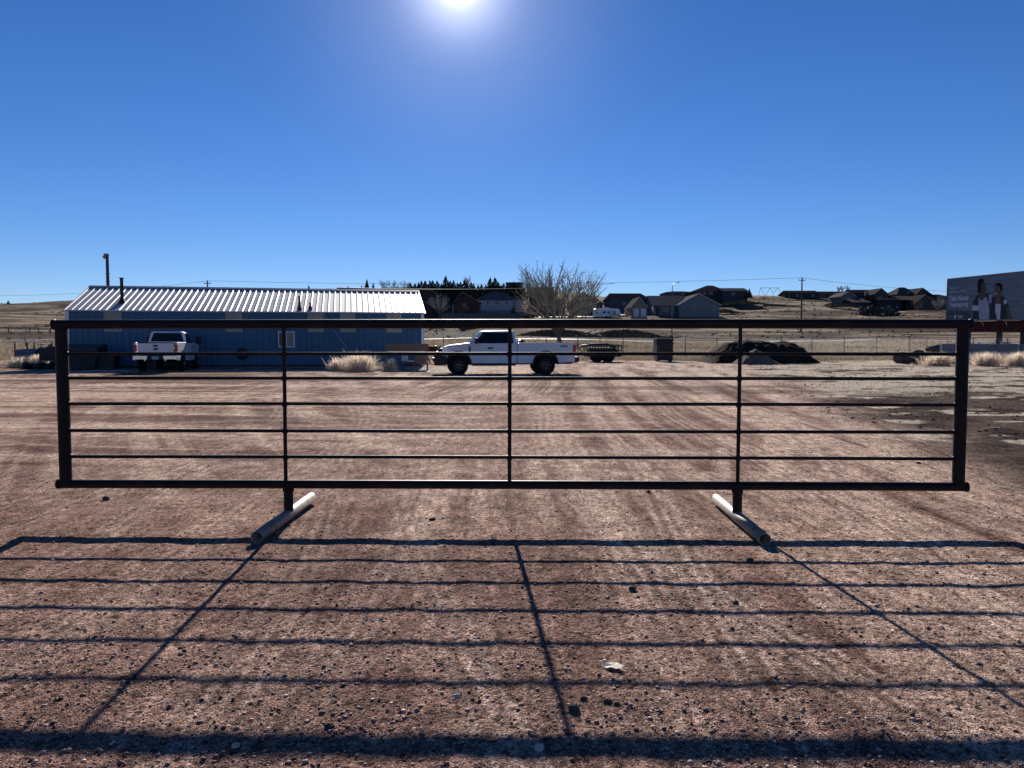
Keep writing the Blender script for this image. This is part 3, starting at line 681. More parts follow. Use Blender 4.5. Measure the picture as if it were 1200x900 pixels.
        # tail lamp
        MB().box(-3.345, -3.20, min(y * .88, y * 1.008), max(y * .88, y * 1.008), .98, 1.30).build('taillight', M['red'], t_, bevel=.01)
    # bed: floor, front wall
    MB().box(-3.28, -.70, -.86, .86, .78, .84).box(-.78, -.70, -.86, .86, .84, 1.38).build('bed_floor', M['darkplastic'], t_)
    tg = MB().box(-3.335, -3.27, -.80, .80, .80, 1.385).build('tailgate', M['paint'], t_, bevel=.012)
    MB().box(-3.345, -3.335, -.80, .80, 1.36, 1.40).build('top_moulding', M['black'], tg)
    MB().box(-3.346, -3.33, -.11, .11, 1.20, 1.28).build('handle', M['black'], tg)
    em = MB().lathe([(0, -3.349), (1, -3.345), (1, -3.336)], (0, 0, 0), 'x', 20)
    em.v = [(p[0], p[1] * .12, p[2] * .05 + 1.09) for p in em.v]; em.build('badge', mat('badge_blue', (.01, .02, .08), .3), tg)
    lettering('SUPER DUTY', .125, M['black'], tg, Matrix.Translation((-3.338, 0, .865)) @ Matrix.Rotation(R(-90), 4, 'Z') @ Matrix.Rotation(R(90), 4, 'X'), .004, 1.25, True)
    for sgn in (1, -1):
        m_ = M['black'] if guard else M['chrome']
        MB().prism([(sgn * .40, .60), (sgn * .46, .50), (sgn * .52, .60), (sgn * .88, .60), (sgn * .95, .56), (sgn * .99, .60), (sgn * .99, .78), (sgn * .36, .78), (sgn * .36, .64)], 'x', -3.50, -3.34).build('rear_bumper', m_, t_, bevel=.012)
    MB().box(-3.47, -3.34, -.355, .355, .60, .76).build('bumper_step', M['black'], t_)
    pl = MB().box(-3.478, -3.472, -.16, .16, .60, .75).build('number_plate', M['plate'], t_)
    # chassis, axles, fuel tank
    ch = MB().box(-3.25, 2.5, -.42, -.30, .46, .60).box(-3.25, 2.5, .30, .42, .46, .60).box(-.5, 1.2, -.7, .7, .44, .52).box(1.3, 2.5, -.5, .5, .50, .95).box(-1.2, -.4, -.75, -.35, .42, .6)
    for cx in (1.96, -1.96): ch.tube([(cx, -.8, .43), (cx, .8, .43)], .055, 10).blob((cx, .12, .43), .17, 2, .05, 1)
    for cx in (1.96, -1.96): ch.box(cx - .62, cx + .62, -.62, -.58, .5, 1.2).box(cx - .62, cx + .62, .58, .62, .5, 1.2)
    ch.tube([(-3.3, .4, .5), (-1, .4, .48)], .04, 8).box(-3.62, -3.3, -.05, .05, .50, .56).box(-2.5, -1.4, -.86, -.52, .9, 1.08).box(-2.5, -1.4, .52, .86, .9, 1.08)
    ch.build('chassis', M['black'], t_)
    # grille
    gl = MB().box(2.64, 2.72, -.72, .72, .74, 1.16)
    gl.build('grille', M['black'], t_, bevel=.01)
    MB().box(2.725, 2.745, -.55, .55, .98, 1.02).box(2.725, 2.745, -.55, .55, .88, .92).build('grille_bar', M['rim'], t_)
    if guard:
        gd = MB().box(2.50, 3.0, -1.005, 1.005, .42, .84).box(2.68, 2.92, -.97, .97, .80, 1.02)
        for yy in (-.45, .45): gd.beam((2.97, yy, .55), (2.93, yy, 1.25), .06, .10)
        gd.tube([(2.80, -.93, 1.0), (2.95, -.85, 1.22), (2.95, -.45, 1.25), (2.95, .45, 1.25), (2.95, .85, 1.22), (2.80, .93, 1.0)], .035, 8)
        gd.tube([(2.72, -.95, .85), (2.94, -.8, .9), (2.94, .8, .9), (2.72, .95, .85)], .03, 8)
        gd.tube([(2.72, -.97, .72), (2.80, -.95, 1.15)], .03, 8).tube([(2.72, .97, .72), (2.80, .95, 1.15)], .03, 8)
        gd.box(2.97, 3.08, -.3, .3, .58, .74)
        gd.build('bull_bar', M['black'], t_)
        # spare fuel drum at the rear and box behind the cab seen over the side
        MB().tube([(-.95, -.45, 1.40), (-.95, .45, 1.40)], .13, 14).build('tool_roll', M['black'], t_)
    else:
        MB().box(2.66, 2.86, -.99, .99, .55, .78).build('front_bumper', M['chrome'], t_, bevel=.03)
    for yy in (-.4, -.2, 0, .2, .4): MB().box(.74, .86, yy - .04, yy + .04, 1.945, 1.98).build('roof_light', M['amber'], t_)
    t_.scale = (1, 1, 1.03); return t_
TY2 = 35.3; p = Pt(586, 438, TY2)
tr2 = make_truck('white extended-cab pickup parked side-on with a black bull bar and red taillight', (p.x, TY2, gh(p.x, TY2) - .01), R(180 + 7), guard=True, tow=False)
lettering("4X4", .13, M['black'], tr2, Matrix.Translation((-2.80, .974, 1.24)) @ Matrix.Rotation(R(180), 4, 'Z') @ Matrix.Rotation(R(90), 4, 'X'), .003, 1.5, True, "side_sticker")
# rear-view truck: tail centre at pixel 183
tl = Pt(183, 438, 37.0); yaw1 = R(90 + 13); hd = Vector((math.cos(yaw1), math.sin(yaw1)))
cpos = Vector((tl.x, 37.0)) + hd * 3.35
tr1 = make_truck('white pickup seen from behind, parked against the blue shed wall', (cpos.x, cpos.y, gh(cpos.x, cpos.y) - .01), yaw1, guard=False, tow=True, flare=False)

# ------------------------------------------------------------------ dry shrubs
def weed(r_, h_, n, seed, wd=.012, spread=1.0):
    rr2 = random.Random(seed); mb = MB()
    for i in range(n):
        a = rr2.uniform(0, 6.283); e = rr2.uniform(.15, 1.5); L = (r_ * math.cos(e) ** 1 + h_ * math.sin(e)) * rr2.uniform(.55, 1.05)
        bx0 = Vector((rr2.gauss(0, r_ * .25), rr2.gauss(0, r_ * .25), 0))
        d = Vector((math.cos(a) * math.cos(e), math.sin(a) * math.cos(e), math.sin(e)))
        sd = Vector((-math.sin(a), math.cos(a), rr2.uniform(-.4, .4))).normalized() * wd
        m1 = bx0 + d * L * .5 + Vector((rr2.uniform(-1, 1), rr2.uniform(-1, 1), rr2.uniform(0, 1))) * L * .08
        m2 = bx0 + d * L + Vector((rr2.uniform(-1, 1), rr2.uniform(-1, 1), -.6)) * L * .12
        o = [bx0 - sd, bx0 + sd, m1 + sd, m2, m1 - sd]
        mb.add(o, [(0, 1, 2, 4), (4, 2, 3)])
        for k in range(2):
            q = bx0.lerp(m1, rr2.uniform(.4, 1)) if k else m1.lerp(m2, rr2.uniform(0, .7))
            e2 = q + Vector((rr2.uniform(-1, 1), rr2.uniform(-1, 1), rr2.uniform(-.2, 1))) * L * .25
            mb.add([q - sd * .7, q + sd * .7, e2], [(0, 1, 2)])
    return mb
def put_weed(u0, u1, vb, vt, Y, label, seed, n=900, m='straw', depth=1.0):
    uc = (u0 + u1) / 2; x = xat(uc, vb, Y); r_ = (u1 - u0) / 2 / F * Y; h_ = (vb - vt) / F * Y
    o = weed(r_, h_ * 1.0, n, seed, .013 * Y / 40).build('dry_shrub', M[m]); o.location = (x, Y, gh(x, Y) - .02)
    return tag(o, label, 'shrub', 'dry tumbleweed shrubs in the yard')
put_weed(398, 447, 435, 413, 38.2, 'large pale dry tumbleweed in front of the blue shed left of the plank bench', 1, 800)
put_weed(383, 412, 435, 419, 38.6, 'small dull dry weed against the left side of the large tumbleweed', 2, 600)
put_weed(448, 467, 434, 418, 38.4, 'small spiky pale weed just left of the plank bench', 3, 350)
put_weed(1136, 1172, 431, 415.5, 45.5, 'pale round tumbleweed just right of the gate end post by the concrete wall', 4, 850)
put_weed(1172, 1212, 431, 415.5, 45, 'pale round tumbleweed at the right edge by the concrete wall', 5, 850)
put_weed(1078, 1120, 431, 418, 46, 'low reddish weed before the left end of the concrete wall', 6, 900, 'straw')
put_weed(36, 56, 434, 417, 43, 'pale bushy weed on the scrap heap beyond the left end of the gate', 7, 900)
put_weed(8, 38, 434, 422, 43.5, 'low pale weed left of the scrap heap', 8, 600)
# ground grass
def grass(name, label, pts, h0, h1, m, seed, wd=.01):
    r_ = np.random.default_rng(seed); n = len(pts); z = ghi(pts[:, 0], pts[:, 1]); H = h0 + (h1 - h0) * r_.random(n) ** 2
    a = r_.random(n) * 6.283; w_ = wd * (pts[:, 1] / 30 + .4)
    A = np.stack([pts[:, 0] - w_ * np.cos(a), pts[:, 1] - w_ * np.sin(a), z - .01], -1); B_ = np.stack([pts[:, 0] + w_ * np.cos(a), pts[:, 1] + w_ * np.sin(a), z - .01], -1)
    T_ = np.stack([pts[:, 0] + (r_.random(n) - .5) * H * 1.4, pts[:, 1] + (r_.random(n) - .5) * H * 1.4, z + H], -1)
    V = np.stack([A, B_, T_], 1).reshape(-1, 3); return tag(np_mesh(name, V, np.arange(n * 3).reshape(n, 3), M[m]), label, 'grass', None, 'stuff')
def scatter(n, y0, y1, seed, fu0=-.72, fu1=.74):
    r_ = np.random.default_rng(seed); y = y0 + (y1 - y0) * r_.random(n); x = (fu0 + (fu1 - fu0) * r_.random(n)) * y; return np.stack([x, y], -1)
q = scatter(60000, 22, 57, 3, .1, .8); keep = (q[:, 0] > right_edge(q[:, 1]) + .8) & (fbm(q[:, 0] * .45, q[:, 1] * 1.3, 43, 5) > .50); grass('dry_grass', 'pale dry grass flattened over the rough ground at right', q[keep], .02, .09, 'palegrass', 4)
q = scatter(90000, 58.5, 112, 5); keep = fbm(q[:, 0] * .2, q[:, 1] * .2, 61, 4) > .42
grass('field_grass', 'dry grass covering the field between the yard fence and the road', q[keep], .1, .4, 'drygrass', 6, .02)
q = scatter(9000, 56.5, 60, 15); grass('verge_grass', 'taller dry grass along the foot of the yard fence', q, .15, .5, 'drygrass', 16, .012)
def clumps(cx, cy, cz, rad, seed, n_=26):
    r_ = np.random.default_rng(seed); m_ = len(cx); e = r_.random((m_, n_)) * 1.4 + .1; a = r_.random((m_, n_)) * 6.283; L = rad[:, None] * (.5 + .7 * r_.random((m_, n_)))
    d = np.stack([np.cos(a) * np.cos(e) * 1.2, np.sin(a) * np.cos(e) * 1.2, np.sin(e) * .8], -1) * L[..., None]; c = np.stack([cx, cy, cz], -1)[:, None]
    off = (r_.random((m_, n_, 3)) - .5) * rad[:, None, None] * np.array([1, 1, .2]); w_ = np.stack([-np.sin(a), np.cos(a), np.zeros_like(a)], -1) * rad[:, None, None] * .16
    V = np.stack([c + off - w_, c + off + w_, c + off + d], 2).reshape(-1, 3); return V, np.arange(len(V)).reshape(-1, 3)
# sage clumps on the hills
r_ = np.random.default_rng(9); n = 9000; y = 124 + 200 * r_.random(n) ** .8; x = (-.8 + 1.6 * r_.random(n)) * y
k = (fbm(x * .03, y * .05, 71, 4) > .50) & ~((y > 194) & (y < 206) & (x > 5) & (x < 38)); x = x[k]; y = y[k]; rad = .16 + .42 * r_.random(len(x)) ** 3
V, Fc = clumps(x, y, ghi(x, y), rad, 10, 18); tag(np_mesh('sage_brush', V, Fc, M['sage']), 'low dark sage brush dotted over the dry hillside', 'brush', None, 'stuff')

# ------------------------------------------------------------------ yard things on the left
def root_at(name, label, cat, u, v, Y, rz=0, group=None, snap=True):
    x = xat(u, v, Y); z = gh(x, Y) if snap else zat(v, Y); return thing(name, label, cat, (x, Y, z), rz, group)
def S(px, Y): return px / F * Y
# plank bench / lumber structure in front of the shed corner
wb = root_at('plank_bench', 'weathered plywood and plank bench under the right corner of the blue shed', 'bench', 477, 432, 40, R(4))
W_ = S(50, 40) / 2
MB().box(-W_, W_, -.04, .0, .98, 1.36).build('back_board', M['wood'], wb)
MB().box(-W_ + .1, W_ - .1, -.05, .55, .90, .96).build('bench_top', M['wood'], wb)
for x in (-W_ + .02, W_ - .10): MB().box(x, x + .09, -.03, .06, 0, .98).build('leg', M['wood'], wb)
MB().box(W_ * .38, W_ - .11, -.045, -.005, .30, .90).build('side_panel', M['wood'], wb)
MB().box(-W_ * .2, W_ * .35, -.45, .1, .42, .47).build('shelf', M['wood'], wb)
for x in (-W_ * .17, W_ * .30): MB().box(x, x + .05, -.42, -.36, 0, .42).build('shelf_leg', M['wood'], wb)
bk = thing('crate', 'grey box standing on the low shelf of the plank bench', 'box', (wb.location.x - .1, wb.location.y - .2, wb.location.z + .47), R(4))
MB().box(-.16, .16, -.14, .14, 0, .30).build('box_body', M['galv'], bk, bevel=.01); MB().box(-.17, .17, -.15, .15, .30, .33).build('lid', M['darkplastic'], bk)
# rust-coloured beam rack behind the side-on pickup
rb = root_at('beam_rack', 'rust red steel beam on trestles behind the nose of the side-on pickup', 'beam', 527, 414, 50)
MB().box(-2.1, 1.6, -.12, .12, .78, 1.08).box(-2.1, 1.6, -.2, .2, 1.08, 1.12).build('beam', M['rust'], rb)
for x in (-1.6, 0, 1.3): MB().beam((x - .35, 0, 0), (x, 0, .8), .08, .08).beam((x + .35, 0, 0), (x, 0, .8), .08, .08).build('trestle', M['rust'], rb)
# black dumpster at left end of the building
dm = root_at('dumpster', 'black steel dumpster with closed lid at the left end of the blue shed', 'dumpster', 97, 434, 40.4, R(6))
MB().prism([(-.85, .12), (.85, .12), (1.0, 1.05), (-1.0, 1.05)], 'y', -.6, .6).box(-1.05, 1.05, -.65, -.6, .55, .66).box(-1.05, 1.05, -.65, .62, .99, 1.05).build('skip_body', M['bin'], dm)
MB().prism([(-.66, 1.05), (.62, 1.05), (.62, 1.28), (.3, 1.34), (-.66, 1.12)], 'x', -1.02, 1.02).build('lid', M['darkplastic'], dm)
for x in (-.9, .9): MB().box(x - .05, x + .05, -.35, .35, 0, .14).build('skid', M['bin'], dm)
cr = root_at('scrap_bin', 'low black open-topped bin between the dumpster and the rear-view pickup', 'bin', 122, 434, 40.6, R(8))
MB().prism([(-.62, 0), (.62, 0), (.68, .82), (-.68, .82)], 'y', -.45, -.41).prism([(-.62, 0), (.62, 0), (.68, .82), (-.68, .82)], 'y', .41, .45).box(-.66, -.6, -.41, .41, 0, .8).box(.6, .66, -.41, .41, 0, .8).box(-.6, .6, -.41, .41, 0, .1).build('bin_body', M['bin'], cr)
MB().tube([(-.72, -.48, .83), (.72, -.48, .83), (.72, .48, .83), (-.72, .48, .83), (-.72, -.48, .83)], .03, 6).build('rim', M['bin'], cr)
# small old tractor
tk = root_at('old_tractor', 'small faded blue tractor with an upright exhaust left of the gate', 'tractor', 44, 429, 45, R(184))
MB().prism([(-.1, .55), (1.05, .55), (1.1, .75), (1.05, 1.0), (-.1, 1.06)], 'y', -.26, .26).build('bonnet', M['tractor'], tk, bevel=.05)
MB().lathe([(0, -.5), (.52, -.5), (.54, -.4), (.54, -.28), (.50, -.26)], (-.55, 0, .62), 'y', 20).lathe([(.50, .26), (.54, .28), (.54, .4), (.52, .5), (0, .5)], (-.55, 0, .62), 'y', 20).build('mudguard', M['tractor'], tk)
for s_ in (1, -1):
    wh = MB().lathe([(0, .55 * s_), (.2, .56 * s_), (.36, .50 * s_), (.5, .52 * s_), (.5, .68 * s_), (.36, .70 * s_), (.2, .62 * s_), (0, .62 * s_)], (-.6, 0, .5), 'y', 22).build('rear_wheel', M['rubber'], tk)
    MB().lathe([(0, .36 * s_), (.28, .36 * s_), (.28, .5 * s_), (0, .5 * s_)], (.85, 0, .28), 'y', 18).build('front_wheel', M['rubber'], tk)
MB().box(-.75, -.35, -.2, .2, .95, 1.02).box(-.8, -.74, -.2, .2, 1.02, 1.3).build('seat', M['darkplastic'], tk)
MB().tube([(.55, 0, 1.0), (.55, 0, 1.42)], .055, 10).build('exhaust', M['tractor'], tk)
MB().tube([(-.1, 0, 1.0), (-.28, 0, 1.3)], .02, 6).lathe([(.16, 0), (.18, .02), (.16, .04)], (-.3, 0, 1.28), 'z', 14).build('steering_wheel', M['black'], tk)
gen = root_at('generator', 'black boxy machine on a pale frame just left of the gate end post', 'generator', 64, 432, 43, R(5))
MB().box(-.62, .55, -.4, .4, .42, 1.12).box(-.3, .4, -.3, .3, 1.12, 1.2).build('housing', M['bin'], gen, bevel=.03)
MB().tube([(-.6, -.4, .40), (.55, -.4, .40), (.55, -.4, .03), (-.6, -.4, .03), (-.6, -.4, .40), (-.2, -.4, .03), (.2, -.4, .40)], .022, 6).tube([(-.6, .4, .40), (.55, .4, .40), (.55, .4, .03), (-.6, .4, .03), (-.6, .4, .40)], .022, 6).build('frame', M['galv'], gen)
sp = MB(); rr = random.Random(3)
for i in range(26):
    sp.blob((rr.uniform(-.8, .9), rr.uniform(-.35, .35), rr.uniform(.05, .28)), rr.uniform(.08, .2), 1, .5, i)
for i in range(14):
    a_ = Vector((rr.uniform(-.9, .9), rr.uniform(-.4, .4), rr.uniform(.05, .35))); sp.beam(a_, a_ + Vector((rr.uniform(-.5, .5), rr.uniform(-.3, .3), rr.uniform(-.05, .15))), .04, .04)
o = sp.build('scrap_heap', M['black']); x = xat(42, 438, 41.5); o.location = (x, 41.5, gh(x, 41.5) - .03); tag(o, 'low heap of black scrap on the ground left of the gate', 'scrap heap')
# pale pipe rail on posts
pr_ = root_at('pipe_rail', 'long pale pipe laid on dark posts beyond the tractor', 'rail', 32, 418, 54)
MB().tube([(-1.8, 0, 1.36), (-.9, 0, 1.40), (.4, 0, 1.37), (1.9, 0, 1.39)], .055, 8).build('pipe', M['palepipe'], pr_)
for x in (-.85, .5, 1.75): MB().tube([(x, 0, 0), (x, 0, 1.34)], .05, 8).build('post', M['black'], pr_)
gp = root_at('fence_post', 'thin galvanised post with a bright cap at the left corner of the blue shed', 'post', 79.5, 434, 40)
MB().tube([(0, 0, 0), (0, 0, 1.3)], .035, 8).build('shaft', M['galv'], gp); MB().beam((-.06, 0, 1.28), (.12, 0, 1.45), .07, .07).build('cap', M['trim'], gp)
# wooden rail fence on the slope at left
def rail_fence(name, label, pts, h_, rails, post_r, m, posts_every=1, wire=False, rr2=.05):
    r0 = thing(name, label, 'fence', (pts[0][0], pts[0][1], gh(*pts[0])))
    o0 = Vector(r0.location); P3 = [Vector((x, y, gh(x, y))) - o0 for x, y in pts]
    for i, q_ in enumerate(P3): MB().tube([q_ - Vector((0, 0, .2)), q_ + Vector((0, 0, h_ * (1 + .05 * math.sin(i * 2.3))))], post_r, 6).build('post', M[m], r0)
    for z in rails: MB().tube([q_ + Vector((0, 0, h_ * z)) for q_ in P3], rr2, 5).build('wire' if wire else 'rail', M['galv' if wire else m], r0)
    return r0
rail_fence('rail_fence', 'sparse dark post fence on the grassy slope at the far left', [(xat(u, 387, 150), 150) for u in (-30, 10, 35, 45, 59, 75)], 1.1, (.85,), .09, 'wood_pole', rr2=.04)
rail_fence('field_fence', 'dark wire fence crossing the field left of the blue shed', [(x, 92 + .02 * x) for x in np.arange(-75, -38, 3.5)], 1.2, (.5, .95), .05, 'wood_pole', wire=True, rr2=.012)

# ------------------------------------------------------------------ back of the yard
# chain-link fence
fr = thing('chain_link_fence', 'low wire mesh fence on thin posts along the back of the yard', 'fence', (0, 60, 0))
fx = [xat(u, 420, 60) for u in (520, 566, 606, 640, 677, 703, 730, 766, 803, 840, 875, 915, 951, 989, 1027, 1065, 1086, 1110, 1140, 1180, 1230, 1280)]
for i, x in enumerate(fx):
    z = gh(x, 60); MB().tube([(x, 0, z - .1), (x, 0, z + 1.72 + .06 * math.sin(i * 1.9))], .035, 7).build('post', M['greypole'], fr)
tw = MB()
for zz_ in (1.66, .9, .12): tw.tube([(x, 0, gh(x, 60) + zz_) for x in fx], .012, 5)
tw.build('strand_wire', M['galv'], fr)
ms = MB(); s_ = .16
for i, x in enumerate(np.arange(fx[0], fx[-1], s_)):
    z = gh(x, 60) + .12; h_ = 1.54
    for d in (1, -1):
        a_ = (x, .003 * d, z); b__ = (x + d * h_ * .8, .003 * d, z + h_)
        if fx[0] < b__[0] < fx[-1]: ms.tube([a_, b__], .0026, 3, False)
ms.build('mesh', M['galv'], fr)
for u, hh in ((828, .95), (993, .9), (1050, .95)):
    pass
# slatted trailer
tl_ = root_at('stock_trailer', 'dark slatted trailer parked by the fence right of the side-on pickup', 'trailer', 706, 421, 54, R(2))
w2 = S(40, 54) / 2
for s_ in (-1, 1):
    sb_ = MB()
    for k in range(13):
        x = -w2 + (2 * w2) * k / 12; sb_.box(x - .03, x + .03, s_ * .8 - .02, s_ * .8 + .02, .45, 1.15)
    for z in (.45, .78, 1.12): sb_.box(-w2, w2, s_ * .8 - .035 * s_ - .03, s_ * .8 - .035 * s_ + .0, z, z + .07)
    sb_.build('slatted_side', M['bin'], tl_)
    for x in (-.45, .35): MB().lathe([(0, -.1), (.3, -.1), (.33, -.05), (.33, .05), (.3, .1), (0, .1)], (x, s_ * .95, .33), 'y', 18).build('wheel', M['rubber'], tl_)
MB().box(-w2 * .8, w2 * .7, -.6, .6, .45, .98).build('load', M['darkplastic'], tl_)
MB().box(-w2, w2, -.8, .8, .36, .45).box(-w2 * .55, w2 * .6, -.98, -.90, .30, .72).build('deck', M['bin'], tl_)
MB().tube([(-w2, 0, .42), (-w2 - .5, 0, 1.0), (-w2 - .35, 0, 1.12), (-w2 + .2, 0, 1.2)], .05, 8).build('drawbar', M['black'], tl_)
MB().tube([(-w2 + .3, -.3, 1.2), (.3, -.3, 1.22), (.7, -.2, 1.05), (1.0, -.2, .7)], .09, 8).build('ramp_arm', M['black'], tl_)
# tall dark bin
bn = root_at('waste_skip', 'tall dark rectangular waste container standing alone before the back fence', 'container', 777.5, 421.5, 55, R(1))
bw = S(19, 55) / 2
MB().prism([(-bw * .96, .08), (bw * .96, .08), (bw, 1.5), (-bw, 1.5)], 'y', -.5, .5).build('bin_body', M['bin'], bn, bevel=.02)
MB().prism([(-.55, 1.5), (.55, 1.5), (.52, 1.57), (-.50, 1.63)], 'x', -bw - .03, bw + .03).build('lid', M['darkplastic'], bn)
for x in (-bw * .8, bw * .8): MB().box(x - .06, x + .06, -.45, .45, 0, .09).build('foot', M['bin'], bn)
MB().box(-bw - .02, bw + .02, -.53, -.50, .7, .78).box(-bw - .02, bw + .02, -.53, -.50, 1.25, 1.33).build('rib_band', M['bin'], bn)
# soil heaps
def heap(name, label, u0, u1, vb, vt, Y, dep, m, seed, prof):
    x0, x1 = xat(u0, vb, Y), xat(u1, vb, Y); H = (vb - vt) / F * Y; nx, ny = 90, 46
    xs = np.linspace(x0 - .3, x1 + .3, nx); ys = np.linspace(Y - .2, Y + dep, ny); X_, Y_ = np.meshgrid(xs, ys)
    tx = np.clip((X_ - x0) / (x1 - x0), 0, 1); ty = np.clip((Y_ - Y) / dep, 0, 1)
    hx = np.interp(tx, [q_[0] for q_ in prof], [q_[1] for q_ in prof]); hy = np.sin(np.pi * ty ** .75) ** .8
    hgt = H * hx * np.clip(hy, 0, 1); hgt += (fbm(X_ * 2.2, Y_ * 2.2, seed, 5) - .5) * .5 * np.clip(hgt, 0, .6) + (fbm(X_ * 9, Y_ * 9, seed + 3, 3) - .5) * .16 * np.clip(hgt, 0, .6)
    zz_ = gz(X_, Y_) - .08 + np.clip(hgt, 0, None)
    ix = np.arange(nx * ny).reshape(ny, nx); f_ = np.stack([ix[:-1, :-1], ix[:-1, 1:], ix[1:, 1:], ix[1:, :-1]], -1).reshape(-1, 4)
    o = np_mesh(name, np.stack([X_, Y_, zz_], -1).reshape(-1, 3), f_, M[m], None, False)
    return tag(o, label, 'soil heap')
heap('soil_heap', 'long dark soil heap before the back fence right of centre', 831, 970, 421.5, 392.5, 50.5, 6, 'soil', 5, [(0, .0), (.08, .35), (.22, .85), (.4, 1.0), (.55, .93), (.62, .85), (.72, .95), (.84, .8), (.93, .3), (1, 0)])
heap('spoil_heap', 'smaller greyish spoil heap in front of the long dark soil heap', 866, 922, 423, 405, 48, 3, 'soil2', 9, [(0, 0), (.2, .6), (.45, 1), (.6, .9), (.8, .4), (1, 0)])
rr = random.Random(8)
rk = thing('boulder', 'dark round boulder, left one of the two beside the short log', 'boulder', (xat(1057, 424, 50), 50, gh(xat(1057, 424, 50), 50))); rk.name = 'boulder'
MB().blob((0, 0, .32), .50, 3, .35, 4, (1.15, 1, .85)).build('stone_body', M['rock'], rk)
rk2 = thing('boulder', 'dark round boulder, right one of the two beside the short log', 'boulder', (xat(1072, 424, 50.4), 50.4, gh(xat(1072, 424, 50.4), 50.4)))
MB().blob((0, 0, .36), .46, 3, .3, 14, (1.1, 1, .9)).build('stone_body', M['rock'], rk2)
lg = MB()
for i in range(10): lg.blob((rr.uniform(-.6, .6), rr.uniform(-.3, .3), .1), rr.uniform(.1, .22), 1, .4, 30 + i)
o = lg.build('rubble', M['rock']); x = xat(1090, 423, 51); o.location = (x, 51, gh(x, 51)); tag(o, 'small dark rubble lumps between the boulders and the stump', 'rubble', kind='stuff')
st = root_at('tree_stump', 'dark upturned tree stump beside the left end of the concrete wall', 'stump', 1094, 421, 51.5)
MB().tube([(0, 0, 0), (.05, 0, .5), (.15, 0, 1.0)], [.30, .26, .30], 10).blob((.05, 0, 1.0), .46, 2, .6, 44, (1.1, .8, .7)).build('root_plate', M['rock'], st)
MB().tube([(-.3, -.1, .0), (-.42, -.1, .55)], .13, 8).build('broken_log', M['wood'], st)
# concrete wall
cw = root_at('concrete_wall', 'low grey concrete slab wall in front of the billboard', 'wall', 1102, 425, 50, R(-3))
for i in range(5):
    x = i * 2.4; MB().box(x + .02, x + 2.38, -.15 + .03 * (i % 2), .15, -.1, 1.30 - .015 * i).build('slab', M['concrete'], cw, bevel=.02)
# pale oddments on top of wall
for i, (dx, w_, h_, lb) in enumerate(((2.35, .16, .12, 'white block lying on the concrete wall just right of the gate post'), (4.1, .5, .06, 'flat pale board lying on top of the concrete wall'), (5.6, .3, .1, 'grey block on top of the concrete wall near the photo edge'))):
    o = MB().box(-w_ / 2, w_ / 2, -.08, .08, 0, h_).build('block', M['trim' if i == 0 else 'wgrey'], bevel=.01); o.location = (cw.location.x + dx, cw.location.y - .05 * dx, cw.location.z + 1.305 - .004); tag(o, lb, 'block')

# ------------------------------------------------------------------ billboard
A_ = Pt(1109, 375.5, 66); B_ = Pt(1200, 373.5, 57.3)
d = (B_ - A_); Ld = d.length; bb = thing('billboard', 'long grey billboard showing two laughing people above an oxide red skirt', 'billboard', A_, 0)
ex = d.normalized(); ez = Vector((0, 0, 1)); ey = ez.cross(ex); ez = ex.cross(ey)
mt = Matrix((ex, ey, ez)).transposed().to_4x4(); bb.matrix_world = Matrix.Translation(A_) @ mt
BH = 3.48; BW = 15.0
M['bb'] = mat('poster_background', (.135, .165, .20), .6, 0, .25, 1.2, stretch=(.4, 1, 4))
M['bbw'] = mat('poster_white', (.50, .53, .58), .6, 0, .02)
M['bbg'] = mat('poster_shirt', (.32, .34, .42), .6, 0, .08)
M['bbd'] = mat('poster_dark_jacket', (.016, .016, .028), .6, 0, .1)
M['bbs'] = mat('poster_skin', (.075, .042, .032), .6, 0, .1)
M['bbs2'] = mat('poster_skin_light', (.12, .066, .048), .6, 0, .1)
M['bbh'] = mat('poster_hair', (.008, .007, .008), .7, 0, .1)
pn = MB().box(0, BW, 0, .25, 0, BH).build('panel', M['bb'], bb)
MB().box(-.06, BW + .06, -.03, .28, -.09, -.003).box(-.06, BW + .06, -.03, .28, BH + .003, BH + .07).box(-.07, -.003, -.03, .28, -.003, BH + .003).build('frame', M['wgrey'], bb)
# the front face seen by the camera is the -y side (x along the board); px helper from crop coordinates
def q2(cx, cy):      # zoom-crop pixel (10x, origin 1090,310) to board coordinates
    u, v = 1090 + cx / 10, 310 + cy / 10
    dr = Vector((u - 600, 0, 0)); b_ = (v - 450) / F
    ray = Vector(((u - 600) / F, math.cos(PITCH) - b_ * math.sin(PITCH), -math.sin(PITCH) - b_ * math.cos(PITCH)))
    o_ = Vector((0, 0, CAMH)); t_ = (A_ - o_).dot(ey) / ray.dot(ey); p_ = o_ + ray * t_ - A_
    return p_.dot(ex), p_.dot(ez)
def shape(pts, m, lay, name, par):
    pp = [q2(*a) for a in pts]; return MB().prism(pp, 'y', -.004 - .004 * lay, -.001 - .004 * lay + .0).build(name, m, par)
shape([(205, 540), (480, 545), (480, 648), (190, 645)], mat('poster_dark_corner', (.05, .06, .08), .6), 1, 'print_corner', pn)
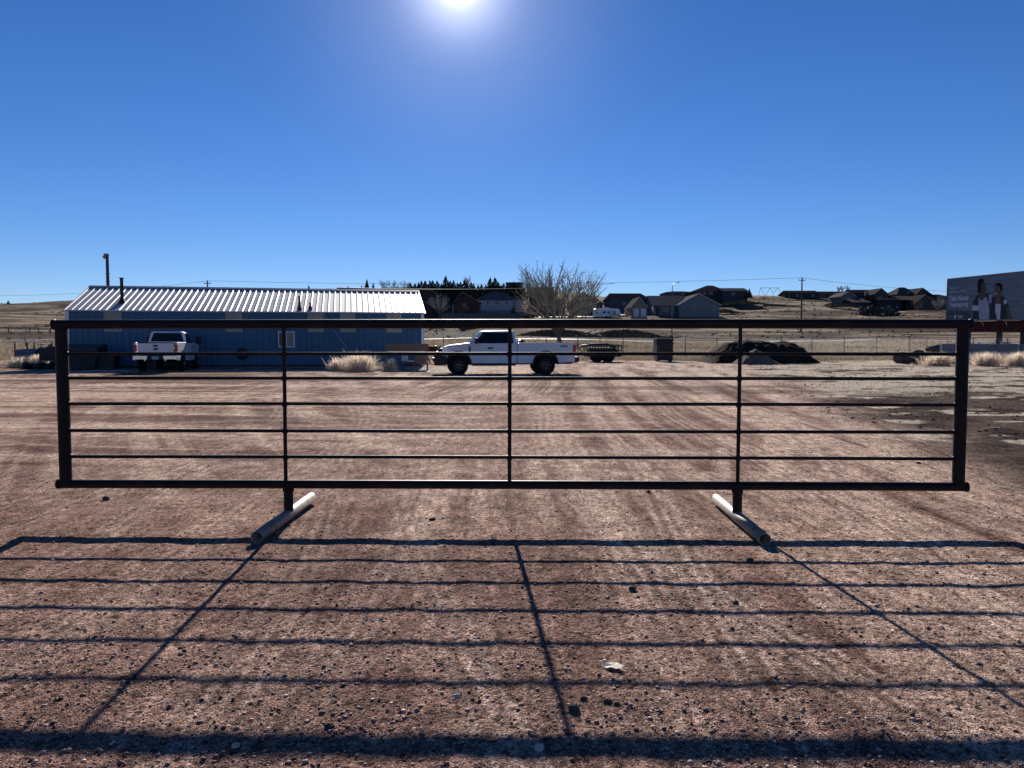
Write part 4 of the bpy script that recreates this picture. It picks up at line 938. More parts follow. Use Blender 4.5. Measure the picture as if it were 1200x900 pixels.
# left person
shape([(560, 350), (510, 420), (498, 500), (497, 640), (580, 655), (700, 655), (702, 470), (715, 400), (715, 335), (660, 330), (640, 380)], M['bbd'], 1, 'print_jacket', pn)
shape([(498, 478), (570, 482), (570, 540), (497, 540)], M['bbw'], 2, 'print_sleeve_band', pn)
shape([(565, 385), (600, 425), (650, 372), (680, 420), (695, 520), (690, 656), (580, 656), (572, 540)], M['bbg'], 2, 'print_shirt', pn)
shape([(575, 330), (640, 330), (650, 375), (612, 420), (570, 390)], M['bbs'], 3, 'print_neck', pn)
shape([(590, 200), (630, 185), (645, 230), (660, 290), (650, 330), (610, 350), (575, 330), (570, 260)], M['bbs'], 4, 'print_face', pn)
shape([(556, 230), (570, 180), (600, 163), (630, 172), (628, 205), (600, 215), (598, 270), (580, 340), (562, 330)], M['bbh'], 5, 'print_hair', pn)
# right person
shape([(765, 375), (720, 380), (700, 470), (705, 655), (945, 655), (960, 625), (915, 470), (880, 400), (840, 350), (820, 400)], M['bbd'], 2, 'print_jacket', pn)
shape([(862, 420), (895, 410), (905, 450), (870, 470)], M['bbw'], 3, 'print_sleeve_band', pn)
shape([(690, 350), (722, 350), (720, 450), (692, 455)], M['bbg'], 3, 'print_sleeve', pn)
shape([(900, 490), (925, 500), (945, 560), (950, 640), (910, 640)], M['bbs2'], 3, 'print_arm', pn)
shape([(770, 460), (832, 460), (820, 655), (790, 655), (765, 540)], M['bbw'], 4, 'print_shirt', pn)
shape([(775, 380), (825, 360), (830, 462), (770, 462)], M['bbs2'], 5, 'print_neck', pn)
shape([(768, 245), (810, 235), (838, 270), (832, 340), (800, 385), (765, 380), (752, 330), (756, 290)], M['bbs2'], 6, 'print_face', pn)
shape([(762, 250), (775, 222), (815, 212), (848, 240), (848, 300), (836, 330), (826, 275), (800, 245)], M['bbh'], 7, 'print_hair', pn)
shape([(762, 335), (785, 330), (788, 345), (766, 352)], M['bbw'], 7, 'print_smile', pn)
shape([(500, 650), (540, 640), (575, 652), (560, 668), (505, 668)], M['bbw'], 6, 'print_hand', pn)
rotm = Matrix.Rotation(R(90), 4, 'X')
def btext(txt, c0, c1, cy, m='bbw', bold=True):
    x0, z0 = q2(c0, cy); x1, z1 = q2(c1, cy)
    me_o = lettering(txt, 1.0, M[m], pn, Matrix.Identity(4), .004, 1.0, bold)
    me = me_o.data; xs = [v.co.x for v in me.vertices]; ysz = [v.co.y for v in me.vertices]
    return me_o, x0, x1, (z0 + z1) / 2, min(xs), max(xs), min(ysz), max(ysz)
def place_text(txt, c0, c1, cy_top, cy_bot, bold=True, m='bbw'):
    o_, x0, x1, _, a, b__, c_, d_ = btext(txt, c0, c1, (cy_top + cy_bot) / 2, m, bold)
    zt_ = q2((c0 + c1) / 2, cy_top)[1]; zb_ = q2((c0 + c1) / 2, cy_bot)[1]
    for v in o_.data.vertices:
        X_ = x0 + (v.co.x - a) / (b__ - a) * (x1 - x0); Z_ = zb_ + (v.co.y - c_) / (d_ - c_) * (zt_ - zb_)
        v.co = (X_, -.010 - v.co.z * .5, Z_)
place_text('Vaping can', 230, 342, 258, 292, False); place_text('cause lung damage.', 228, 430, 298, 332, False)
place_text('Talk About', 225, 452, 360, 425); place_text('Vaping.org', 225, 446, 436, 508)
MB().prism([q2(*a) for a in ((283, 592), (308, 592), (308, 630), (283, 630))], 'y', -.018, -.010).build('print_logo', M['bbw'], pn)
MB().prism([q2(*a) for a in ((328, 595), (385, 597), (385, 630), (328, 630))], 'y', -.018, -.010).build('print_logo', M['bbg'], pn)
MB().prism([q2(*a) for a in ((220, 600), (265, 602), (265, 625), (220, 625))], 'y', -.018, -.010).build('print_logo', M['bb'], pn)
# skirt of ribbed red sheet below, with braces and posts
sk = MB(); x = 2.6
while x < BW: sk.box(x, x + .26, .55 + .0, .60, -1.0, -.12).box(x + .26, x + .40, .58, .63, -1.0, -.12); x += .40
sk.box(.3, 2.6, .58, .62, -1.0, -.7); sk.build('skirt', M['skirt'], bb)
for x in np.arange(1.2, BW, 2.6):
    MB().beam((x, .4, -.12), (x + .9, .1, -.95), .06, .06).beam((x + 2.2, .4, -.12), (x + 1.3, .1, -.95), .06, .06).build('brace', M['black'], bb)
bbi = bb.matrix_world.inverted()
for x in (1.5, 5.1, 7.6, 10.1, 12.4, 14.6):
    p_ = bb.matrix_world @ Vector((x, .95, -1)); g_ = gh(p_.x, p_.y); l_ = bbi @ Vector((p_.x, p_.y, g_ - .2)); t__ = bbi @ (p_ + Vector((0, 0, 2.5)))
    MB().beam(l_, t__, .30, .30).build('support_post', M['bin'], bb)
bpy.context.view_layer.update()

# ------------------------------------------------------------------ poles, wires, lamps
def pole(name, label, cat, u, vt, Y, r0, r1, m='wood_pole'):
    x = xat(u, vt, Y); z = gh(x, Y); t_ = thing(name, label, cat, (x, Y, z)); h_ = zat(vt, Y) - z
    MB().tube([(0, 0, -.3), (0, 0, h_)], [r0, r1], 9).build('shaft', M[m], t_); return t_, h_
PA, ha = pole('power_pole', 'wooden power pole with a short crossarm rising behind the middle left of the shed roof', 'power pole', 243, 329, 150, .17, .12)
PB, hb = pole('power_pole', 'wooden power pole standing alone on the field right of the dark soil heap', 'power pole', 940, 325.5, 150, .17, .12)
for p_, h_ in ((PA, ha), (PB, hb)):
    MB().box(-.65, .65, -.06, .06, h_ - .55, h_ - .42).build('crossarm', M['wood_pole'], p_)
    for x in (-.6, 0, .6): MB().tube([(x, 0, h_ - (.42 if x else 0)), (x, 0, h_ - (.42 if x else 0) + .16)], .05, 8).build('insulator', M['greypole'], p_)
PC, hc = pole('power_pole', 'power pole outside the left edge', 'power pole', -60, 345, 175, .17, .12); 
PD, hd_ = pole('power_pole', 'power pole hidden behind the billboard', 'power pole', 1230, 343, 165, .17, .12)
def wire(p0, p1, sag_, r_, label):
    p0, p1 = Vector(p0), Vector(p1); pts = [p0.lerp(p1, k / 24) - Vector((0, 0, 4 * sag_ * (k / 24) * (1 - k / 24))) for k in range(25)]
    o = MB().tube(pts, r_, 4).build('power_line', M['wire']); return tag(o, label, 'power line')
tA = Vector(PA.location) + Vector((0, 0, ha)); tB = Vector(PB.location) + Vector((0, 0, hb)); tC = Vector(PC.location) + Vector((0, 0, hc)); tD = Vector(PD.location) + Vector((0, 0, hd_))
for o in (PC, PD):
    for ch in list(o.children): bpy.data.objects.remove(ch)
    bpy.data.objects.remove(o)
wire(tA, tB, .9, .024, 'thin power line crossing the sky between the two wooden power poles')
0 and wire(tA + Vector((.6, 0, -.3)), tB + Vector((-.6, 0, -.3)), 1.15, .03, 'second, lower power line between the two wooden power poles')
wire(tC, tA, 1.2, .022, 'power line running off the left edge from the pole behind the shed roof')
wire(tB, tD, 1.0, .024, 'power line running right from the lone field pole towards the billboard')
wire(Pt(395, 337, 95), Pt(720, 332, 150), .6, .045, 'thicker cable sagging in front of the hillside conifers')
YL, hl = pole('yard_light', 'tall dark pole with a lamp head behind the left end of the shed', 'yard light', 125.5, 298, 60, .14, .11)
MB().box(-.22, .08, -.1, .1, hl - .12, hl + .05).lathe([(.06, hl - .35), (.15, hl - .28), (.15, hl - .12)], (-.16, -.05, 0), 'z', 10).build('lamp_head', M['greypole'], YL)
for z in (hl - 1.5, hl - 2.1): MB().box(-.2, .2, -.02, .02, z, z + .03).build('rung', M['greypole'], YL)
SL, hsl = pole('street_lamp', 'slender grey street lamp with a curved arm before the grey ranch house', 'street lamp', 788, 335, 150, .12, .07, 'greypole')
MB().tube([(0, 0, hsl), (.15, 0, hsl + .35), (.6, 0, hsl + .6), (1.1, 0, hsl + .68)], .05, 7).build('arm', M['greypole'], SL)
MB().box(.95, 1.5, -.1, .1, hsl + .62, hsl + .74).build('lamp_head', M['galv'], SL)
ys = root_at('warning_sign', 'yellow diamond road sign beside the dark blue barn', 'road sign', 734, 373, 188, snap=False)
zs = S(6, 188); MB().box(-.04, .04, 0, .06, -1.2, zs + .9).build('post', M['greypole'], ys)
MB().prism([(0, zs - .62), (.62, zs), (0, zs + .62), (-.62, zs)], 'y', -.03, 0).build('sign_plate', M['yellow'], ys)
MB().prism([(-.05, zs - .25), (.05, zs - .25), (.05, zs + .05), (.16, zs + .05), (0, zs + .28), (-.16, zs + .05), (-.05, zs + .05)], 'y', -.036, -.031).build('arrow', M['black'], ys)

# caravan
rv = root_at('caravan', 'white travel trailer with dark windows parked before the dark gabled house', 'caravan', 711, 374, 190, R(3), snap=False)
L2 = S(31, 190) / 2; k = L2 * .1
prf = [(-L2, .5), (L2 * .8, .5), (L2, 1.2), (L2 * .93, 2.2), (L2 * .75, 2.55), (-L2 * .9, 2.6), (-L2, 2.3)]
MB().prism(prf, 'y', -1.2, 1.2).build('body', M['rv'], rv, bevel=.1)
for a_, b__, c_, d_ in ((-.85, -.72, 1.3, 1.9), (-.35, -.15, 1.35, 1.9), (-.02, .14, 1.35, 1.9), (.45, .58, 1.3, 1.9)): MB().box(L2 * a_, L2 * b__, -1.22, -1.205, c_, d_).build('window', M['glass'], rv)
MB().prism([(-L2 * .1, 1.15), (L2 * .95, .85), (L2 * .98, 1.05), (L2 * .3, 1.3)], 'y', -1.22, -1.206).build('stripe', M['wgrey'], rv)
MB().box(L2 * .22, L2 * .36, -1.225, -1.207, .6, 2.2).build('door', mat('rv_door', (.5, .5, .5), .5), rv)
for x in (-.3, .6): MB().lathe([(0, -1.25), (.36, -1.25), (.36, -1.0), (0, -1.0)], (x, 0, .36), 'y', 14).build('wheel', M['rubber'], rv)
MB().box(-.4, .5, -.4, .4, 2.6, 2.85).build('roof_vent', M['rv'], rv)
# wooden truss frame on the skyline
tf = thing('truss_frame', 'thin zigzag metal frame standing against the sky above the bare hill', 'frame', Pt(905, 347, 262))
k = 262 / F; tb = MB()
pts = [(-15, 9), (9, 9)]
T0 = [(-15 * k, 9 * k), (9 * k, 9 * k)]
tb.tube([(-15 * k, 0, 9.5 * k), (9 * k, 0, 9.5 * k)], .07, 5)
zg = [(-16, 0), (-14, 9.5), (-8, 0), (-3, 9.5), (1, 3), (6, 9.5), (13, 1)]
for a_, b__ in zip(zg[:-1], zg[1:]): tb.tube([(a_[0] * k, 0, a_[1] * k), (b__[0] * k, 0, b__[1] * k)], .06, 5)
for q_ in (-8, 1): tb.tube([(q_ * k, 0, -2), (q_ * k, 0, (0 if q_ < 0 else 3) * k)], .06, 5)
tb.build('truss', M['greypole'], tf)

# ------------------------------------------------------------------ houses
def cmat(c, kind='wall'):
    n_ = {'wall': 'siding', 'roof': 'shingles'}[kind] + '_%d_%d_%d' % tuple(int(q_ * 999) for q_ in c)
    return mat(n_, tuple(q_ * (.95 if kind == 'wall' else .8) for q_ in c), .8 if kind == 'wall' else .9, 0, .12, .8, spec=.15 if kind == 'wall' else 0, stretch=(1, 1, 5) if kind == 'wall' else (1, 1, 1))
M['wintrim'] = mat('window_trim', (.24, .25, .27), .6)
M['pane'] = mat('house_glass', (.03, .035, .045), .15)
M['blind'] = mat('window_blind', (.45, .47, .50), .6)
def house(label, u0, u1, vb, ve, vr, Y, depth, roof, wc, rc, wins=(), doors=(), ru=None, rz=0, chim=None, group=None, cat='house', trim=True, ov=.4, name='house'):
    uc = (u0 + u1) / 2; x = xat(uc, vb, Y); z = zat(vb, Y); t_ = thing(name, label, cat, (x, Y, z), rz, group)
    wd = S(u1 - u0, Y) / 2; eh = S(vb - ve, Y); rh = S(vb - vr, Y); wm, rm = cmat(wc), cmat(rc, 'roof'); k_ = Y / F
    if roof == 'front':      # gable faces the camera
        rx = 0 if ru is None else (ru - uc) * k_
        MB().prism([(-wd, -3), (wd, -3), (wd, eh), (rx, rh), (-wd, eh)], 'y', 0, depth).build('wall', wm, t_)
        mb = MB(); th = .22
        for sx in (-1, 1):
            a_ = Vector((sx * wd, 0, eh)); c_ = Vector((rx, 0, rh)); dn = (a_ - c_).normalized(); e_ = a_ + dn * ov
            mb.prism([(c_.x, c_.z + .01), (e_.x, e_.z + .01), (e_.x, e_.z + th), (c_.x, c_.z + th)], 'y', -ov, depth + ov)
        rf_ = mb.build('roof', rm, t_)
        if trim:
            mb = MB()
            for sx in (-1, 1):
                a_ = Vector((sx * wd, 0, eh)); c_ = Vector((rx, 0, rh)); e_ = a_ + (a_ - c_).normalized() * ov
                mb.prism([(c_.x, c_.z - .05), (e_.x, e_.z - .05), (e_.x, e_.z + th + .02), (c_.x, c_.z + th + .02)], 'y', -ov - .06, -ov - .005)
            mb.build('bargeboard', cmat(tuple(min(.5, q_ * 1.8 + .05) for q_ in wc)), rf_)
    elif roof == 'side':
        MB().prism([(0, -3), (depth, -3), (depth, eh), (depth / 2, rh), (0, eh)], 'x', -wd, wd).build('wall', wm, t_)
        mb = MB(); th = .2; s_ = (rh - eh) / (depth / 2)
        mb.prism([(-ov, eh - s_ * ov + .02), (depth / 2, rh + .02), (depth / 2, rh + th), (-ov, eh - s_ * ov + th)], 'x', -wd - ov, wd + ov)
        mb.prism([(depth + ov, eh - s_ * ov + .02), (depth / 2, rh + .02), (depth / 2, rh + th), (depth + ov, eh - s_ * ov + th)], 'x', -wd - ov, wd + ov)
        rf_ = mb.build('roof', rm, t_)
    elif roof == 'hip':
        MB().box(-wd, wd, 0, depth, -3, eh).build('wall', wm, t_)
        rx0, rx1 = (-(wd * .35), wd * .35) if ru is None else [(q_ - uc) * k_ for q_ in ru]
        vs = [(-wd - ov, -ov, eh), (wd + ov, -ov, eh), (wd + ov, depth + ov, eh), (-wd - ov, depth + ov, eh), (rx0, depth / 2, rh), (rx1, depth / 2, rh)]
        mb = MB().add(vs, [(0, 1, 5, 4), (1, 2, 5), (2, 3, 4, 5), (3, 0, 4), (3, 2, 1, 0)]); rf_ = mb.build('roof', rm, t_)
    else:
        MB().box(-wd, wd, 0, depth, -3, eh).build('wall', wm, t_); rf_ = MB().box(-wd - ov, wd + ov, -ov, depth + ov, eh + .003, rh).build('roof', rm, t_)
    for (a_, b__, c_, d_) in wins:      # pixel box u0,u1,v0,v1
        xa, xb, zb_, zt_ = (a_ - uc) * k_, (b__ - uc) * k_, (vb - d_) * k_, (vb - c_) * k_
        f_ = MB().box(xa, xb, -.09, -.004, zb_, zt_).build('window', M['wintrim'], t_)
        MB().box(xa + (xb - xa) * .14, xb - (xb - xa) * .14, -.11, -.092, zb_ + (zt_ - zb_) * .12, zt_ - (zt_ - zb_) * .12).build('pane', M['pane'], f_)
    for (a_, b__, c_, d_, m_) in doors:
        xa, xb, zb_, zt_ = (a_ - uc) * k_, (b__ - uc) * k_, (vb - d_) * k_, (vb - c_) * k_
        MB().box(xa, xb, -.07, -.004, zb_, zt_).build('door', M[m_], t_)
    if chim:
        cx, cz = (chim[0] - uc) * k_, S(vb - chim[1], Y); MB().box(cx - .4, cx + .4, depth * .4, depth * .4 + .8, eh, cz).build('chimney', cmat((.10, .06, .05)), rf_)
    return t_
DK = (.035, .04, .05); RD = (.028, .03, .036)
# middle left cluster
house('dark brown house partly hidden behind the right end of the shed roof', 478, 521, 372, 352, 335, 186, 9, 'front', (.045, .035, .035), RD, [(486, 492, 354, 359), (503, 508, 350, 355)], ru=497)
house('dark red gabled house with a pale left porch column behind the shed', 533, 561, 368, 354, 343, 180, 10, 'front', (.060, .032, .032), RD, [(543, 547, 356, 361)], ru=542)
house('low dark wing joined to the left of the dark red gabled house', 517, 533, 368, 355, 346, 183, 8, 'side', (.04, .04, .05), RD, [], [(530, 532, 356, 368, 'wintrim')])
house('white single-storey house with a pale hipped roof amid the conifers', 556, 611, 360, 352, 340.5, 215, 11, 'hip', (.30, .33, .38), (.13, .125, .115), [(570, 574, 353, 356), (580, 585, 352.5, 357), (592, 596, 353, 356), (601, 605, 353, 357)], ru=(576, 584))
dk = root_at('deck_fence', 'long grey board fence below the white house and the dark red house', 'fence', 558, 374, 176, snap=False)
for i in range(12):
    x = -8 + i * 1.55; MB().box(x, x + 1.5, 0, .08, -1.2, 1.35).build('board_panel', cmat((.10, .10, .115)), dk)
dk2 = root_at('deck', 'pale railed deck in front of the white house', 'deck', 580, 367, 205, snap=False)
MB().box(-6.5, 5.5, 0, 3, .55, .8).build('floor_slab', cmat((.20, .21, .23)), dk2)
for x in np.arange(-6.4, 5.5, 1.3): MB().box(x, x + .1, 0, .1, -1.5, 1.8).build('post', cmat((.16, .17, .19)), dk2)
MB().box(-6.5, 5.5, 0, .08, 1.75, 1.85).box(-6.5, 5.5, 0, .08, 1.25, 1.32).build('handrail', cmat((.26, .27, .30)), dk2)
house('flat-topped dark house on the skyline behind the conifers', 594, 612, 346, 333, 331, 300, 10, 'flat', (.06, .06, .07), RD, [(598, 602, 336, 341)])
house('large plain brown house with a stepped roof left of the big bare tree', 620, 647, 366, 341, 335.5, 225, 12, 'side', (.075, .052, .048), RD, [(626, 631, 345, 350), (637, 641, 345, 350)])
house('small pale-roofed house glimpsed through the big bare tree', 636, 660, 366, 357, 350, 212, 8, 'side', (.09, .08, .075), (.16, .14, .12), [(641, 645, 359, 362)])
house('dark gabled house with two roof peaks right of the big bare tree', 668, 700, 368, 353, 343.5, 210, 12, 'front', DK, RD, [(676, 681, 355, 360), (686, 690, 355, 360)], ru=683)
house('low gabled wing at the right of the twin-peaked dark house', 690, 706, 368, 356, 349.5, 206, 10, 'front', DK, RD, [(694, 699, 357, 361)])
house('big dark blue barn with a hipped dark roof', 714, 760, 370, 350, 342, 208, 14, 'hip', (.045, .065, .10), (.018, .018, .024), [(730, 733, 354, 358)], [(718, 724, 357, 370, 'bin')], ru=(718, 755), name='barn', cat='barn')
house('small grey-tan gabled garage with two white doors', 739.5, 758, 371.5, 360, 349, 186, 10, 'front', (.20, .18, .155), (.12, .11, .10), [], [(742.5, 748.5, 361.5, 371, 'blind'), (751, 757, 361.5, 371, 'blind')], ru=748.5, name='garage', cat='garage')
house('long low middle of the grey ranch house with a broad lit roof', 766, 806, 370, 358.5, 345.5, 198, 15, 'side', (.14, .15, .17), (.15, .145, .14), [(776, 784, 360, 365.5), (788, 796, 359.5, 365)], [(769, 772, 360, 370, 'bin')])
house('right gabled end of the grey ranch house with three white windows', 796, 843, 370, 357.5, 345, 195, 14, 'front', (.17, .185, .20), (.15, .145, .14), [(799.5, 803, 359, 364), (809.5, 815, 358.5, 364), (834.5, 838.5, 359, 364)], ru=818)
house('hip-roofed house on the skyline above the grey ranch house', 781, 815, 352, 342.5, 340, 262, 12, 'hip', (.08, .08, .085), (.10, .095, .09), [(799, 802, 343.5, 346)])
house('tall hip-roofed dark house at the top of the hill', 814, 852, 348, 341.5, 333, 255, 13, 'hip', (.05, .05, .055), (.055, .05, .055), [(819, 822, 342, 345.5), (824, 827, 342, 345.5), (831, 835, 342, 345.5)], ru=(834, 841))
house('long low house stepping down right of the tall hip-roofed house', 848, 876, 348, 341.5, 337, 250, 11, 'side', (.05, .052, .06), (.085, .08, .085), [(857, 861, 343, 346)])
# right clusters
house('dark flat-fronted house on the hill crest by the lone power pole', 926, 961, 350, 344, 340, 285, 12, 'side', (.045, .045, .05), RD, [(933, 936, 345, 348), (951, 954, 345, 348)])
house('dark long-roofed house on the skyline right of the crest', 967, 1004, 352, 346, 341, 290, 12, 'side', (.06, .06, .065), RD, [(975, 979, 347, 350)])
house('small pale grey gabled house among the dark roofs', 985, 1002, 356, 347.5, 342.5, 268, 10, 'front', (.14, .15, .165), (.15, .14, .13), [(991, 994, 349, 352)])
house('wide two-storey dark house behind the pale gabled one', 1001, 1030, 354, 344, 339, 292, 12, 'side', (.06, .065, .075), RD, [(1008, 1011, 346, 349), (1021, 1024, 346, 349)])
house('dark gabled house with a steep front at the middle of the far row', 1024, 1040, 355, 345, 338.5, 282, 11, 'front', (.07, .07, .075), (.09, .08, .08), [(1030, 1033, 347, 350)], ru=1032)
house('pale-roofed low house at the left foot of the far row', 1000, 1019, 358, 354.5, 350, 258, 11, 'side', (.04, .04, .05), (.13, .12, .12), ())
house('long dark low house with two lit white windows in the far row', 1018, 1062, 363, 352, 349, 262, 11, 'side', (.028, .03, .04), RD, [(1039, 1043, 358, 361.5), (1050, 1052, 358.5, 361)])
house('big hip-roofed two-storey house standing highest in the far row', 1052, 1076, 357, 345, 335.5, 280, 12, 'hip', (.06, .06, .068), (.09, .085, .08), [(1064, 1068, 341, 345)], ru=(1063, 1069))
house('gabled wing right of the highest two-storey house', 1073, 1090, 358, 345, 338, 276, 12, 'front', (.055, .055, .062), (.07, .065, .065), [(1079, 1082, 346, 350)], ru=1080)
house('brown-roofed house in front of the highest one with pale eave', 1057, 1071, 364, 352, 346.5, 262, 11, 'side', (.03, .032, .04), (.14, .12, .11), [(1062, 1064, 358, 362), (1068, 1070, 358, 362)])
house('house with a tan gable at the right end of the far row', 1071, 1094, 367, 356, 346, 258, 12, 'front', (.08, .065, .06), (.06, .055, .055), [(1078, 1080, 357, 361)], ru=1083)
house('dark house touching the left edge of the billboard', 1091, 1118, 366, 349, 344, 268, 12, 'hip', (.045, .045, .055), RD, [(1101, 1104, 354, 357)], ru=(1098, 1110))
# roofs over the blue shed
house('low dark roof peeping over the shed ridge left of the tall conifer', 372, 391, 344, 340, 337, 330, 12, 'hip', (.06, .06, .065), (.05, .055, .055), ())
house('long dark roof with a chimney above the shed ridge', 393, 413, 344, 339.5, 337, 322, 12, 'side', (.055, .055, .06), (.04, .04, .05), (), chim=(405, 335))
house('wide dark roof between conifer and bare trees above the shed ridge', 416, 446, 344, 340, 337.5, 318, 12, 'side', (.05, .05, .06), (.045, .045, .055), ())
house('long flat dark roof below the skyline conifers', 446, 500, 350, 339, 336, 300, 14, 'side', (.05, .055, .07), (.03, .033, .045), [(455, 459, 341, 343)])

# ------------------------------------------------------------------ trees
def skeleton(h_, r0, spread, seed, levels=5, trunk_split=.18, first=5, kids=(3, 3, 3, 3, 3), up=.35, ang_=.55, fan=None):
    rr2 = random.Random(seed); segs = []; tips = []
    def grow(p_, d_, L, r_, lv):
        n = 4; pts = [p_]; q_ = p_.copy(); dd = d_.copy()
        for i in range(n):
            dd = (dd + Vector((rr2.gauss(0, .11), rr2.gauss(0, .11), rr2.gauss(0, .06) + up * .10))).normalized(); q_ = q_ + dd * (L / n); pts.append(q_.copy())
        rad = [max(.012, r_ * (1 - .45 * i / n)) for i in range(n + 1)]
        segs.append((pts, rad, lv))
        if lv >= levels: tips.append((pts[-1], dd)); return
        k_ = kids[min(lv, len(kids) - 1)]
        if fan and lv == 0:
            for j, fa in enumerate(fan):
                b__ = pts[0].lerp(pts[-1], .45 + .5 * rr2.random()); nd = Vector((math.sin(R(fa)), rr2.uniform(-.45, .45), math.cos(R(fa)))).normalized()
                grow(b__, nd, h_ * rr2.uniform(.36, .44), r_ * rr2.uniform(.45, .6), 1)
            return
        for j in range(k_):
            at_ = .35 + .65 * (j + rr2.random() * .5) / k_ if lv else .75 + .25 * j / k_
            b__ = pts[0].lerp(pts[-1], 0); ii = min(n - 1, int(at_ * n)); b__ = pts[ii].lerp(pts[ii + 1], at_ * n - ii if at_ < 1 else 1)
            a_ = ang_ * rr2.uniform(.6, 1.3); ph = rr2.uniform(0, 6.283) if lv else j * 6.283 / k_ + rr2.uniform(-.4, .4)
            x_ = dd.orthogonal().normalized(); y_ = dd.cross(x_); nd = (dd * math.cos(a_) + (x_ * math.cos(ph) + y_ * math.sin(ph)) * math.sin(a_) * spread).normalized()
            grow(b__, nd, L * rr2.uniform(.58, .85) if lv else h_ * rr2.uniform(.30, .40), r_ * rr2.uniform(.5, .65), lv + 1)
        if lv: grow(pts[-1], dd, L * .7, r_ * .55, lv + 1)
    grow(Vector((0, 0, -.2)), Vector((0, 0, 1)), h_ * trunk_split, r0, 0)
    return segs, tips
def bare_tree(label, u, vb, vt, Y, wpx, seed, group=None, m='twig', levels=4, buds=False, kids=(5, 3, 3, 3), ang_=.6, snap=True, cat='tree', name='bare_tree', r0=None, fan=None):
    H = S(vb - vt, Y); segs, tips = skeleton(H, r0 or max(.1, H * .028), 1.0, seed, levels, kids=kids, ang_=ang_, fan=fan)
    x = xat(u, vb, Y); z = gh(x, Y) if snap else zat(vb, Y)
    zm = max(p_.z for s_ in segs for p_ in s_[0]); xs_ = sorted(abs(p_.x) for s_ in segs for p_ in s_[0]); wm = xs_[int(len(xs_) * .985)]
    fz = H / zm; fx_ = S(wpx, Y) / 2 / wm
    t_ = thing(name, label, cat, (x, Y, z), 0, group); tr, cr_ = MB(), MB(); min_r = .00006 * Y
    for pts, rad, lv in segs:
        pts = [Vector((p_.x * fx_, p_.y * fx_, p_.z * fz)) for p_ in pts]
        (tr if lv <= 1 else cr_).tube(pts, [max(min_r, q_) for q_ in rad], 7 if lv < 2 else (4 if lv < 4 else 3), False)
    tr.build('trunk', M['bark' if m != 'twigred' else m], t_); 
    if cr_.v: cr_.build('crown', M[m], t_)
    if buds:
        rr2 = random.Random(seed + 1); lb = MB()
        for p_, d_ in tips:
            if rr2.random() < .45: continue
            p_ = Vector((p_.x * fx_, p_.y * fx_, p_.z * fz))
            for k_ in range(3):
                c_ = p_ - d_ * rr2.uniform(0, .8) + Vector((rr2.uniform(-.15, .15), rr2.uniform(-.15, .15), rr2.uniform(-.1, .1))); a_ = Vector((rr2.uniform(-1, 1), rr2.uniform(-1, 1), rr2.uniform(-1, 1))) * .07; b__ = Vector((rr2.uniform(-1, 1), rr2.uniform(-1, 1), rr2.uniform(-1, 1))) * .07
                lb.add([c_ - a_, c_ + b__, c_ + a_, c_ - b__], [(0, 1, 2, 3)])
        lb.build('leaves', M['leafbud'], t_)
    return t_
bare_tree('big spreading bare cottonwood behind the side-on pickup, tallest tree', 656, 404, 304, 105, 97, 5, levels=4, buds=True, kids=(6, 4, 4, 3), ang_=.50, r0=.34, fan=(-50, -34, -18, -4, 12, 28, 44, 56))
bare_tree('small bare round tree before the dark brown house', 515, 373, 341, 172, 26, 21, snap=False, levels=4, kids=(5, 3, 3, 2))
bare_tree('small reddish bare tree before the dark red gabled house', 542, 373, 352, 170, 15, 22, m='twigred', snap=False, levels=4, kids=(5, 3, 3, 2))
for i, (u, vb, vt, Y, w_, lb) in enumerate(((451, 342, 326, 290, 14, 'thin bare tree on the skyline just right of the tall dark conifer'), (462, 342, 327, 292, 15, 'second thin bare tree on the skyline, between its two neighbours'), (475, 342, 328, 290, 13, 'thin bare tree on the skyline next to the conifer row'),
        (629, 371, 341, 200, 24, 'reddish bushy bare tree before the plain brown house'), (614, 371, 347, 196, 14, 'slim bare tree right of the white house'), (643, 371, 350, 190, 18, 'dense twiggy bare tree at the left foot of the big cottonwood'),
        (1098, 368, 346, 240, 18, 'bare round tree against the dark house at the billboard edge'), (1075, 366, 350, 246, 14, 'bare tree before the tan gabled house'), (548, 340, 322, 330, 10, 'slim bare tree poking above the conifer row'), (982, 344, 335, 330, 6, 'left one of three tiny bare trees above the far right roofs'), (987, 344, 334, 332, 5, 'middle one of three tiny bare trees above the far right roofs'), (993, 344, 334, 331, 5, 'right one of three tiny bare trees above the far right roofs'),
        (672, 372, 357, 190, 16, 'low twiggy bare tree at the right foot of the big cottonwood'))):
    bare_tree(lb, u, vb, vt, Y, w_, 40 + i, snap=False, m='twigred' if i in (3, 5, 7, 12) else 'twig', levels=4, kids=(5, 3, 3, 2))
